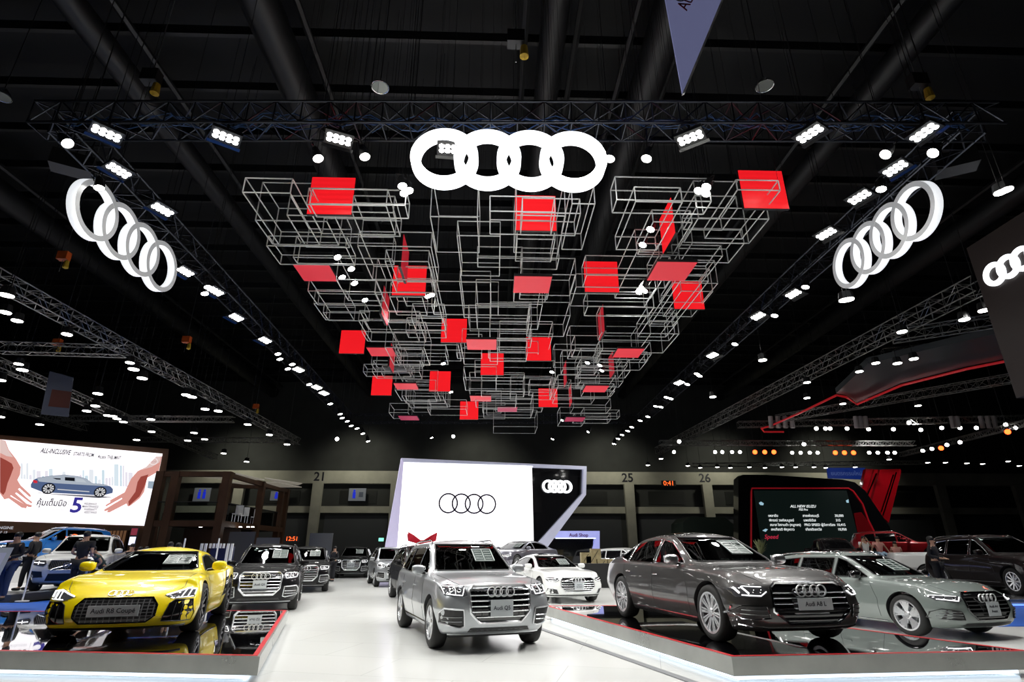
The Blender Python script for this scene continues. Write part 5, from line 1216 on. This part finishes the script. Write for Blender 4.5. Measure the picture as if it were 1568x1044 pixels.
S_A5['roof_panel'] = [(-1.0, -.5), (.0, -.5), (.0, .5), (-1.0, .5)]
S_A8['roof_panel'] = [(-1.0, -.50), (-.02, -.50), (-.02, .50), (-1.0, .50)]
S_R8 = dict(wb=2.65, R=.345, rim=.262, track=1.66, xf=2.26, xr=-2.16, tw=.27, fd=.66, fc=.80, rd=.45, rc=.88, fbow=.18, rbow=.1, archgap=.035,
    wu=[(-2.16, .80), (-1.6, .90), (0, .86), (1.5, .90), (2.26, .90)], zb=[(-2.16, .25), (-1.8, .15), (-1.2, .12), (1.6, .12), (2.0, .125), (2.26, .14)],
    wm=[(-2.16, .93), (-1.3, .97), (-.3, .93), (.3, .92), (1.3, .97), (2.26, .965)], zm=[(-2.16, .45), (0, .40), (2.26, .36)],
    ws=[(-2.16, .86), (-1.4, .935), (-.7, .89), (0, .84), (.6, .85), (1.3, .90), (1.9, .90), (2.26, .87)], zs=[(-2.16, .84), (-1.4, .86), (-.5, .80), (.4, .79), (1.2, .78), (1.7, .73), (2.1, .62), (2.26, .57)],
    wr=[(-2.16, .72), (-1.8, .68), (-1.0, .58), (-.2, .55), (.15, .57), (.6, .66), (1.02, .76), (1.3, .80), (1.9, .76), (2.26, .66)],
    zr=[(-2.16, .90), (-1.7, .93), (-1.1, 1.05), (-.6, 1.14), (-.15, 1.15), (.12, 1.11), (.6, .96), (1.05, .835), (1.3, .83), (1.7, .785), (2.1, .675), (2.26, .61)],
    zt=[(-2.16, .92), (-1.7, .97), (-1.1, 1.11), (-.6, 1.21), (-.2, 1.24), (.05, 1.21), (.2, 1.165), (.65, 1.0), (1.1, .855), (1.3, .83), (1.7, .77), (2.1, .66), (2.26, .60)],
    fkeys=[(.1, .14), (.2, .02), (.3, 0), (.42, .03), (.55, .10), (.65, .2), (.8, .36)], rkeys=[(.2, .1), (.5, 0), (.8, .03), (1.0, .08)],
    cav=(-1.0, 1.1), roofz=1.22, windshield=[(-.63, .872), (.63, .872), (.69, .90), (.51, 1.155), (-.51, 1.155), (-.69, .90)],
    side_windows=[[(-.55, .875), (.62, .86), (.10, 1.07), (-.25, 1.105), (-.5, 1.09)], [(-.98, .93), (-.64, .89), (-.60, 1.08), (-.8, 1.03)]],
    seams=[(0, [(.80, .22), (.84, .5), (.70, .80)]), (0, [(-.62, .3), (-.6, .8)])], handles=[], mirror=(.56, .88, .93),
    sill=[(-.9, .17), (.95, .16)], notice=(.14, .52, .97, 1.10), face=face_r8, mirror_m=None)
S_R8.pop('mirror_m')
S_VOL = dict(S_Q5); S_VOL.update(face=face_vol, trim=M['black']); S_VOL.pop('notice')
S_SUV = dict(S_Q5); S_SUV.update(face=face_gen); S_SUV.pop('notice')
silver = paint('silver', (.40, .42, .44), .6, .38); yellow = paint('yellow', (.95, .74, .0), .0, .35); blackp = paint('black', (.003, .003, .004), 0, .6, .45, .08)
white = paint('white', (.78, .79, .78), 0, .3); a8grey = paint('taupe_grey', (.042, .040, .039), .45, .4, .9); nardo = paint('greygreen', (.15, .18, .168), 0, .45)
bluep = paint('blue', (.02, .22, .72), .3, .3); redp = paint('red', (.5, .01, .02), .3, .3); maroon = paint('maroon_black', (.008, .004, .004), 0, .5, .5, .1); greyp = paint('mid_grey', (.19, .19, .23), .6, .3)
# ---------------------------------------------------------------- cars on the stands
def car_at(px, py, z, yaw, S, wheel='FL', sc=1):
    """centre of a car whose wheel (F/R end, L/R side) touches height z at this pixel"""
    p = at_z(px, py, z); a = rad(yaw); lx = S['wb']/2*sc*(1 if wheel[0] == 'F' else -1); ly = S['track']/2*sc*(1 if wheel[1] == 'L' else -1)
    return (p.x-(lx*math.cos(a)-ly*math.sin(a)), p.y-(lx*math.sin(a)+ly*math.cos(a)))
G_ = 'cars on display'
S_q = dict(S_Q5); S_q['wheel_m'] = mat('wheel_grey', (.12, .14, .13), .5)
build_car('car', S_Q5, silver, 'silver suv in the centre of the white floor, nearest car of the aisle', (-.59, 11.59), -71.7, 0, G_, ('Audi Q5', .62, .36, .23, .078), rim_m=M['rim'], wheel_style='five')
build_car('car', S_R8, yellow, 'bright yellow low sports coupe on the left black platform', (-5.86, 10.85), -74, PZ, G_, ('Audi R8 Coupé', .39, .62, .14, .085), wheel_style='ten', rim_m=M['rimdark'])
build_car('car', S_A8, a8grey, 'dark taupe-grey long sedan on the right black platform', (3.68, 10.22), -79.5, PZ, G_, ('Audi A8 L', .525, .5, .14, .075), wheel_style='multi')
build_car('car', S_A4, nardo, 'grey-green estate car on the white floor at right, behind the right platform', (8.0, 12.6), -73.5, 0, G_, ('Audi A4|Avant', .50, .3, .22, .062), wheel_style='five', rim_m=M['rim'])
build_car('car', S_A5, white, 'white fastback coupe with black roof glass behind the right platform', (1.88, 19.96), -73.8, 0, G_, ('Audi A5|Sportback', .49, .3, .2, .045), wheel_style='ten')
c = car_at(447, 933, 0, -74, S_Q5); build_car('car', S_Q5, blackp, 'black suv with chrome grille just behind the yellow coupe, nearest black car', c, -74, 0, G_, ('Audi Q5', .66, .32, .2, .07), wheel_style='twin')
S_b = dict(S_Q5); S_b.pop('rails')
c = car_at(497, 905, 0, -75, S_b); build_car('car', S_b, blackp, 'black suv half hidden behind the nearest black suv at left', c, -75, 0, G_, None, detail=False, wheel_style='ten')
c = car_at(559, 884, 0, -82, S_Q5); e7, _ = build_car('car', S_Q5, blackp, 'small distant black suv at the far end of the white aisle, facing the camera', c, -82, 0, G_, ('Audi Q7', .66, .4, .24, .1), detail=False); e7.scale = (1.06,)*3
c = car_at(577, 898, 0, -72, S_A4, 'FR'); S_s = dict(S_Q5); build_car('car', S_s, silver, 'distant silver suv at the right of the aisle, behind the black suv with the bow', c, -73, 0, G_, None, detail=False, wheel_style='ten')
c8 = car_at(601, 914, 0, -73, S_Q5, 'RR'); e8, cs8 = build_car('car', S_Q5, blackp, 'black suv directly behind the silver centre suv, red bow on its roof', c8, -73, 0, G_, None, detail=False, wheel_style='five')
# red bow on its roof
top = cs8.pt('top', -.3, 0, 0); Rz = Matrix.Rotation(rad(-73), 3, 'Z'); bp = Rz @ Vector((-.9, 0, 0))+Vector((c8[0], c8[1], 1.655))
bow = empty('gift_bow', bp, rad(-73)+PI/2); tag(bow, 'big red ribbon bow on the roof of the black suv behind the silver one', 'bow'); satin = mat('red_satin', (.5, .01, .03), .35)
for s in (-1, 1):
    mb = MB(); mb.prism([(s*.04, -.05, .0), (s*.46, -.16, .12), (s*.50, -.14, .40), (s*.30, -.12, .30), (s*.05, -.05, .14)], (0, .10, 0)); mb.prism([(s*.04, .02, .0), (s*.46, .10, .12), (s*.50, .12, .36), (s*.05, .05, .14)], (0, .04, 0)); mb.build('loop', satin, bow)
blob((0, 0, .07), (.09, .09, .08), 2.4).build('knot', satin, bow, 60)
for s in (-1, 1): MB().prism([(s*.03, -.1, .02), (s*.3, -.4, .005), (s*.42, -.34, .005), (s*.1, -.05, .02)], (0, 0, .012)).build('ribbon_tail', satin, bow)
# raised car on the plinth by the led wall
p = at_y(795, 850, 29.3); pl = empty('display_platform', (p.x, 29.3, 0)); tag(pl, 'white plinth under the grey fastback in front of the led wall', 'platform', 'raised car platforms'); MB().box((-2.6, -2.6, 0), (2.6, 2.6, .6)).build('plinth', M['wht'], pl)
build_car('car', S_A5, greyp, 'mid grey fastback on a plinth in front of the led wall, facing left', (p.x, 29.3), -128, .6, G_, None, detail=False, wheel_style='ten')
c = car_at(922, 886, 0, -50, S_Q5, 'RR'); build_car('car', S_b, white, 'white hatchback far behind the grey sedan, by the blue shop booth', c, -45, 0, G_, None, detail=False, hollow=False)
# right hand neighbour stand
rs_ = empty('display_platform', (15.6, 22, 0)); tag(rs_, 'grey platform with blue edge light under the black suv at the right edge', 'platform', 'raised car platforms')
MB().box((-6.5, -5.5, .0), (12, 12, .19)).build('platform_top', mat('grey_platform', (.16, .16, .17), .15, coat=.5), rs_)
MB().box((-6.5, -5.56, .10), (12, -5.5, .19)).build('fascia', fascia, rs_); MB().box((-6.4, -5.54, .03), (12, -5.5, .08)).build('glow_strip', mat('blue_glow', (.1, .2, 1), .4, emit=(.15, .3, 1), es=1.6), rs_)
MB().box((-6.4, -5.58, .1), (12, -5.56, .12)).build('white_line', M['wht'], rs_)
c = car_at(1564, 912, .19, -93, S_SUV, 'FR', 1.08); e_, _ = build_car('car', S_SUV, maroon, 'big black suv with silver wheels at the right picture edge', c, -93, .19, G_, None, wheel_style='ten'); e_.scale = (1.08,)*3
p = at_z(1548, 895, .19); e_, _ = build_car('car', S_SUV, maroon, 'dark brown suv partly hidden behind the big black suv at the right edge', (p.x+1.0, p.y+2.5), -100, .19, G_, None, detail=False); e_.scale = (1.08,)*3
S_PU = dict(S_Q5); S_PU.update(zs=[(-2.75, 1.12), (-1, 1.10), (0, 1.02), (1, .985), (1.6, .96), (2.45, .86)], wb=3.1, xf=2.45, xr=-2.75, zt=[(-2.75, 1.22), (-1.0, 1.24), (-.85, 1.3), (-.72, 1.66), (-.2, 1.70), (.1, 1.66), (.3, 1.56), (.8, 1.24), (1.05, 1.12), (1.9, 1.08), (2.45, .98)],
    zr=[(-2.75, 1.20), (-1.0, 1.22), (-.85, 1.28), (-.72, 1.58), (-.1, 1.61), (.2, 1.52), (.7, 1.24), (1.0, 1.09), (1.9, 1.05), (2.45, .95)], wr=[(-2.75, .84), (-.9, .84), (-.72, .68), (.1, .66), (.7, .72), (1.1, .77), (1.9, .74), (2.45, .62)],
    side_windows=[[(-.62, 1.12), (.6, 1.12), (.15, 1.50), (-.62, 1.52)]], rear_window=None, rails=None, face=face_gen, notice=None, seams=[], wu=[(-2.75, .8), (2.45, .84)], windshield=[(-.62, 1.16), (.62, 1.16), (.56, 1.56), (-.56, 1.56)], zb=[(-2.75, .45), (0, .35), (2.45, .38)])
wp_ = at_z(1420, 880, .3); q_ = at_y(1421, 880, 24.3); a_ = rad(-24); c = (q_.x+1.55*math.cos(a_)-.8*math.sin(a_), q_.y+1.55*math.sin(a_)+.8*math.cos(a_)); e_, _ = build_car('car', S_PU, white, 'white pickup seen between the grey-green estate and the black suv', c, -24, .19, G_, None, detail=False, hollow=False, wheel_style='ten')
a = at_y(1375, 845, 33); pl = empty('display_platform', (a.x, 33, 0)); tag(pl, 'dark plinth under the red suv at the right', 'platform', 'raised car platforms'); MB().box((-4, -3, 0), (4, 3, .9)).build('plinth', M['dark'], pl)
build_car('car', S_SUV, redp, 'red suv on a plinth in the right background behind the seated women', (a.x, 33), -25, .9, G_, None, detail=False, hollow=False)
a = at_y(1278, 845, 29); pl = empty('display_platform', (a.x, 29, 0)); tag(pl, 'dark plinth under the black pickup below the price screen', 'platform', 'raised car platforms'); MB().box((-2.4, -3, 0), (2.4, 3, .4)).build('plinth', M['dark'], pl)
build_car('car', S_PU, blackp, 'black pickup below the dark price screen', (a.x, 29), -105, .4, G_, None, detail=False, hollow=False)
# left hand neighbour stand
ls = empty('display_platform', (-19, 24, 0)); tag(ls, 'dark platform under the white suv at the left edge', 'platform', 'raised car platforms')
MB().box((-14, -5.3, 0), (4.6, 6.5, .22)).build('platform_top', mat('volvo_floor', (.10, .10, .10), .3), ls); MB().box((-14, -4.0, .22), (4.0, 6.5, .25)).build('white_inlay', M['wht'], ls)
c = car_at(52, 905, .25, -66, S_VOL, 'FR', 1.07); e_, _ = build_car('car', S_VOL, white, 'white suv with dark slatted grille at the left, staff standing in front', c, -66, .25, G_, None, wheel_style='ten'); e_.scale = (1.07,)*3
p = at_z(30, 867, .85); c = car_at(30, 867, .85, -118, S_VOL, 'FL'); pl = empty('display_platform', (c[0], c[1], 0)); tag(pl, 'white plinth under the bright blue suv at the left edge', 'platform', 'raised car platforms'); MB().box((-2.6, -2.4, .25), (2.6, 2.6, .85)).build('plinth', M['wht'], pl)
build_car('car', S_VOL, bluep, 'bright blue suv on a plinth at the left edge under the hands screen', c, -118, .85, G_, None, detail=True, wheel_style='five')

# ---------------------------------------------------------------- people
def skin_body(chains, name, m, parent, sub=1):
    """chains: list of [(co, r), ...]; a chain starting with the same point as another joins there"""
    vs, es, rs2, idx = [], [], [], {}
    def vid(co, r):
        k = tuple(round(c, 4) for c in co)
        if k not in idx: idx[k] = len(vs); vs.append(co); rs2.append(r)
        return idx[k]
    for ch in chains:
        ids = [vid(*q) for q in ch]; es += [(a, b) for a, b in zip(ids[:-1], ids[1:]) if a != b]
    me = bpy.data.meshes.new(name); me.from_pydata(vs, es, []); o = bpy.data.objects.new(name, me); C.objects.link(o)
    md = o.modifiers.new('s', 'SKIN'); md.use_smooth_shade = True; sv = me.skin_vertices[0].data
    for i, r in enumerate(rs2): sv[i].radius = r if isinstance(r, tuple) else (r, r); sv[i].use_root = (i == 0)
    ms = o.modifiers.new('u', 'SUBSURF'); ms.levels = sub; ms.render_levels = sub
    dg = bpy.context.evaluated_depsgraph_get(); out = bpy.data.meshes.new_from_object(o.evaluated_get(dg)); bpy.data.objects.remove(o)
    for p in out.polygons: p.use_smooth = True
    return link(name, out, parent, m)
def person(loc, yaw, H, label, top, legs, hair='short', pose='stand', arms=(0, 0), lean=0, group=None, armskin=True, lz=None):
    """faces local +x before yaw"""
    e = empty('person', loc, rad(yaw)); tag(e, label, 'person', group or 'visitors and staff'); e.scale = (H/1.72,)*3
    V = Vector; Lm = Matrix.Rotation(rad(lean), 3, 'Y'); hip = V((0, 0, .92))
    if pose == 'sit': hip = V((0, 0, .50))
    def T(x, y, z): return tuple(hip+Lm @ (V((x, y, z))-V((0, 0, .92))))
    pel, wai, che, nk, hd, crown = T(0, 0, .92), T(.01, 0, 1.08), T(0, 0, 1.30), T(.0, 0, 1.47), T(.02, 0, 1.58), T(.01, 0, 1.66)
    def leg(s, g=0, thick=1):
        if pose == 'sit': hp, kn, an, to = (0, s*.1, .48), (.42, s*.12, .50), (.44, s*.12, .09), (.58, s*.13, .04)
        else: hp, kn, an, to = tuple(hip+V((0, s*.09, -.04))), (.02+.03*s, s*.11, .49), (-.02+.05*s, s*.12, .09), (.13+.05*s, s*.135, .035)
        return [(pel, .13+g), (hp, .095+g), (kn, .062+g), (an, .042+g)], [(an, .045), (to, .04)]
    def arm(s, g=0):
        sh = T(0, s*.19, 1.41); a = arms[0] if s > 0 else arms[1]
        if a == 0: el, wr = T(-.03, s*.25, 1.14), T(.05, s*.26, .90)
        elif a == 1: el, wr = T(-.04, s*.25, 1.14), T(.20, s*.14, 1.08)   # bent forward
        elif a == 2: el, wr = T(.06, s*.28, 1.20), T(.12, s*.12, 1.52)   # to the head
        else: el, wr = T(.0, s*.34, 1.18), T(.06, s*.42, .98)   # out to the side
        return sh, el, wr
    chains = [[(pel, .12), (wai, .115), (che, .135), (nk, .055), (hd, (.078, .088)), (crown, (.07, .075))]]
    for s in (1, -1):
        a, b = leg(s); chains += [a, b]; sh, el, wr = arm(s)
        d = (V(wr)-V(el)).normalized(); hand = tuple(V(wr)+d*.07); chains += [[(che, .135), (sh, .058), (el, .042), (wr, .028), (hand, .034)]]
        side = d.cross(V((0, 0, 1))) if abs(d.z) < .9 else V((1, 0, 0)); side.normalize()
        for k, (off, ln) in enumerate(((-.028, .055), (-.010, .075), (.010, .08), (.028, .068))): chains += [[(hand, .034), (tuple(V(hand)+side*off+d*.03), .010), (tuple(V(hand)+side*off+d*(.03+ln)+V((0, -s*.012, 0))), .008)]]
        chains += [[(hand, .034), (tuple(V(wr)+side*.05+d*.06), .011), (tuple(V(wr)+side*.06+d*.10), .009)]]
    skin_body(chains, 'body', M['skin'], e)
    tc_ = [[(pel, .135), (wai, .13), (che, .15), (T(0, 0, 1.42), .085)]]
    for s in (1, -1):
        sh, el, wr = arm(s); mid_ = tuple(V(sh).lerp(V(el), .6)); tc_ += [[(che, .15), (sh, .072), (mid_, .06)]+([] if armskin else [(el, .055), (wr, .042)])]
    skin_body(tc_, 'top', top, e)
    lc = []
    for s in (1, -1): lc.append(leg(s, .018)[0])
    skin_body(lc, 'trousers', legs, e)
    for s in (1, -1): a, b = leg(s); p0, p1 = V(b[0][0]), V(b[1][0]); blob(tuple((p0+p1)/2+V((.01, 0, -.015))), (.13, .048, .045), 2.6, 14, 8).build('shoe', M['black'], e, 60)
    # face: nose, ears, eyes
    h_ = V(hd); f = Lm @ V((1, 0, 0)); mb = MB(); mb.rod(h_+f*.075+V((0, 0, .015)), h_+f*.098+V((0, 0, -.02)), .008, 6, .014)
    for s in (1, -1): mb.cbox(tuple(h_+V((0, s*.082, 0))), (.035, .014, .055))
    mb.build('nose_and_ears', M['skin'], e, 60)
    mb = MB()
    for s in (1, -1): mb.cbox(tuple(h_+f*.082+V((0, s*.03, .02))), (.008, .022, .008))
    mb.cbox(tuple(h_+f*.082+V((0, 0, -.045))), (.008, .04, .006)); mb.build('eyes_and_mouth', M['ink'], e)
    b = blob(tuple(V(crown)+Lm @ V((-.015, 0, -.005))), (.098, .088, .085), 2.2, 16, 10)
    if hair == 'long': b.add(*[(q.v, q.f) for q in [blob(tuple(h_+Lm @ V((-.06, 0, -.10))), (.06, .10, .22), 2.3, 14, 10)]][0])
    b.build('hair', M['hair'], e, 60); return e
blk, dn = M['cloth_black'], M['denim']; wt_ = mat('white_cloth', (.75, .73, .7), .8); pk = mat('pink_cloth', (.6, .28, .24), .8); bj = mat('pale_jeans', (.3, .42, .55), .8); gn = mat('dark_teal_cloth', (.03, .06, .06), .8)
def pat(px, py, y): return at_y(px, py, y)
def ground(px, y, z): p = at_y(px, 880, y); return (p.x, y, z)
def at_feet(px, py, z): p = at_z(px, py, z); return (p.x, p.y, z)
person(at_feet(34, 904, .25), -175, 1.78, 'man in black suit standing beside the white suv at the left, facing left', blk, blk, arms=(1, 1), armskin=False)
person(ground(118, 17.2, .25), 100, 1.72, 'man in black short-sleeved shirt seen from behind in front of the white suv', blk, blk, arms=(1, 1))
person(ground(157, 19.5, .0), -150, 1.72, 'man in dark teal bending forward right of the white suv', gn, blk, arms=(1, 2), lean=35)
person(ground(11, 16.5, .22), -100, 1.7, 'person in blue jeans half hidden by the white info board at the left edge', blk, dn, arms=(1, 1), armskin=False)
person(ground(193, 24, .0), -60, 1.72, 'man in dark jacket in the left background, right of the bending man', blk, blk, arms=(0, 1), armskin=False)
person(ground(206, 25, .0), -100, 1.62, 'dark-haired person in dark clothes in the left background under the screen corner', blk, dn, hair='long')
person(ground(216, 23, .0), -80, 1.6, 'second dark-haired person in the left background, nearer the yellow roof', gn, blk)
person(ground(252, 20, .0), -70, 1.72, 'man whose head shows just above the yellow coupe roof, left one', blk, blk)
person(ground(265, 20.5, .0), 60, 1.70, 'man whose head shows just above the yellow coupe roof, right one', blk, blk)
person(ground(509, 31.5, .0), -120, 1.7, 'dark silhouette of a man between the two groups of black suvs', blk, blk, arms=(1, 0), armskin=False)
zz = .95
person((at_y(1327, 848, 27).x, 27, at_y(1327, 848, 27).z-.48), -100, 1.66, 'woman in white blouse raising her hands, leftmost of the women by the red suv', wt_, dn, hair='long', arms=(2, 2), pose='sit')
person((at_y(1348, 848, 27).x, 27, at_y(1348, 848, 27).z-.48), -95, 1.64, 'woman in pink top and pale jeans, middle of the women by the red suv', pk, bj, hair='short', arms=(3, 3), pose='sit')
person((at_y(1374, 850, 27.5).x, 27.5, at_y(1374, 850, 27.5).z-.60), -110, 1.6, 'woman in peach top, rightmost of the women by the red suv', pk, blk, hair='long', arms=(1, 1), pose='sit')
bs = at_y(1350, 848, 27); e = empty('bench', (bs.x, 27.15, 0)); tag(e, 'low dark bench under the women by the red suv', 'bench'); MB().box((-1.1, -.2, bs.z-.12), (1.2, .25, bs.z-.04)).box((-1.0, -.1, 0), (-.9, .15, bs.z-.12)).box((1.0, -.1, 0), (1.1, .15, bs.z-.12)).build('seat', M['dark'], e)
person(ground(1438, 18.2, .19), -60, 1.68, 'woman with long dark hair in black standing at the tail of the big black suv', blk, blk, hair='long', arms=(1, 1), armskin=False)
# white info board at the left edge
p = at_y(-22, 870, 14.6); e = empty('info_board', (p.x, 14.6, 0), rad(35)); tag(e, 'white slanted info board at the left picture edge', 'board'); zb2, zt2 = at_y(6, 905, 14.6).z, at_y(6, 838, 14.6).z
MB().prism([(-.30, 0, .45), (.22, 0, .45), (.40, 0, zt2), (-.30, 0, zt2)], (0, .06, 0)).build('board', mat('board_white', (.5, .54, .58), .4), e); MB().prism([(-.2, -.008, .9), (.2, -.008, .9), (.30, -.008, zt2-.12), (-.2, -.008, zt2-.12)], (0, .008, 0)).build('panel', mat('board_lilac', (.62, .64, .78), .4), e)
MB().box((-.05, .0, 0), (.05, .06, .46)).box((-.25, -.15, 0), (.25, .2, .02)).build('stand', M['alu'], e)
p = at_y(20, 905, 16.2); e = empty('stanchion', (p.x+.3, 16.2, .22)); tag(e, 'thin white stanchion beside the man in black suit', 'stanchion'); MB().rod((0, 0, 0), (0, 0, 1.0), .02, 8).build('post', M['wht'], e); MB().rod((0, 0, 0), (0, 0, .02), .15, 16).build('base_plate', M['wht'], e)
# potted plant beside the price screen
p = at_y(1165, 845, 27); e = empty('potted_plant', (p.x, 27, 0)); tag(e, 'small pale green plant in front of the dark price screen', 'plant'); z0 = at_y(1165, 850, 27).z
MB().lathe([(0, 0), (.2, 0), (.25, z0), (0, z0)], 'Z', 16, closed=False).build('pot', M['dark'], e, 50); mb = MB(); rp_ = random.Random(3)
for k in range(70):
    a = rp_.uniform(0, 2*PI); r = rp_.uniform(.02, .38); h = rp_.uniform(.2, .75); d = Vector((math.cos(a), math.sin(a), 0)); b0 = Vector((0, 0, z0)); t_ = b0+d*r+Vector((0, 0, h)); s_ = Vector((-d.y, d.x, 0))*.035
    m_ = b0.lerp(t_, .6)+Vector((0, 0, .08)); mb.add([b0, m_-s_, t_, m_+s_], [(0, 1, 2, 3)])
mb.build('foliage', noise_on(mat('leaf_pale', (.33, .36, .18), .6), 4, .3), e)
# neon ring sign and small screen under the brown screen wall
e = empty('neon_sign', at_y(113, 823, 27)); tag(e, 'orange glowing sign under the screen wall right of the blue suv', 'sign'); MB().path([(.17*math.cos(t), 0, .12*math.sin(t)) for t in np.linspace(-2.2, 2.2, 20)], .03, 6).cbox((-.2, 0, .02), (.3, .03, .05)).build('neon_tube', mat('neon_orange', (1, .1, 0), .4, emit=(1, .13, .02), es=2.2), e)
e = empty('small_screen', at_y(204, 821, 26)); tag(e, 'small upright lit screen under the right end of the screen wall', 'screen'); MB().box((-.16, 0, -.38), (.16, .06, .38)).build('casing', M['black'], e); MB().box((-.13, -.01, -.35), (.13, 0, -.02)).build('lit_panel', mat('lilac_lit', (.7, .7, .9), .4, emit=(.75, .75, 1), es=.9), e); MB().box((-.13, -.01, .05), (.13, 0, .33)).build('dark_picture', mat('pic_red', (.12, .02, .03), .4, emit=(.5, .05, .1), es=.3), e)
a, b = at_y(118, 818, 37), at_y(176, 900, 37); e = empty('slatted_wall', ((a.x+b.x)/2, 37, 0)); tag(e, 'warm wood slatted wall under the hands screen', 'wall panel'); w = (b.x-a.x)/2
MB().box((-w, 0, 0), (w, .1, a.z+.4)).build('backing', mat('wood_dark', (.10, .04, .02), .5), e); mb = MB()
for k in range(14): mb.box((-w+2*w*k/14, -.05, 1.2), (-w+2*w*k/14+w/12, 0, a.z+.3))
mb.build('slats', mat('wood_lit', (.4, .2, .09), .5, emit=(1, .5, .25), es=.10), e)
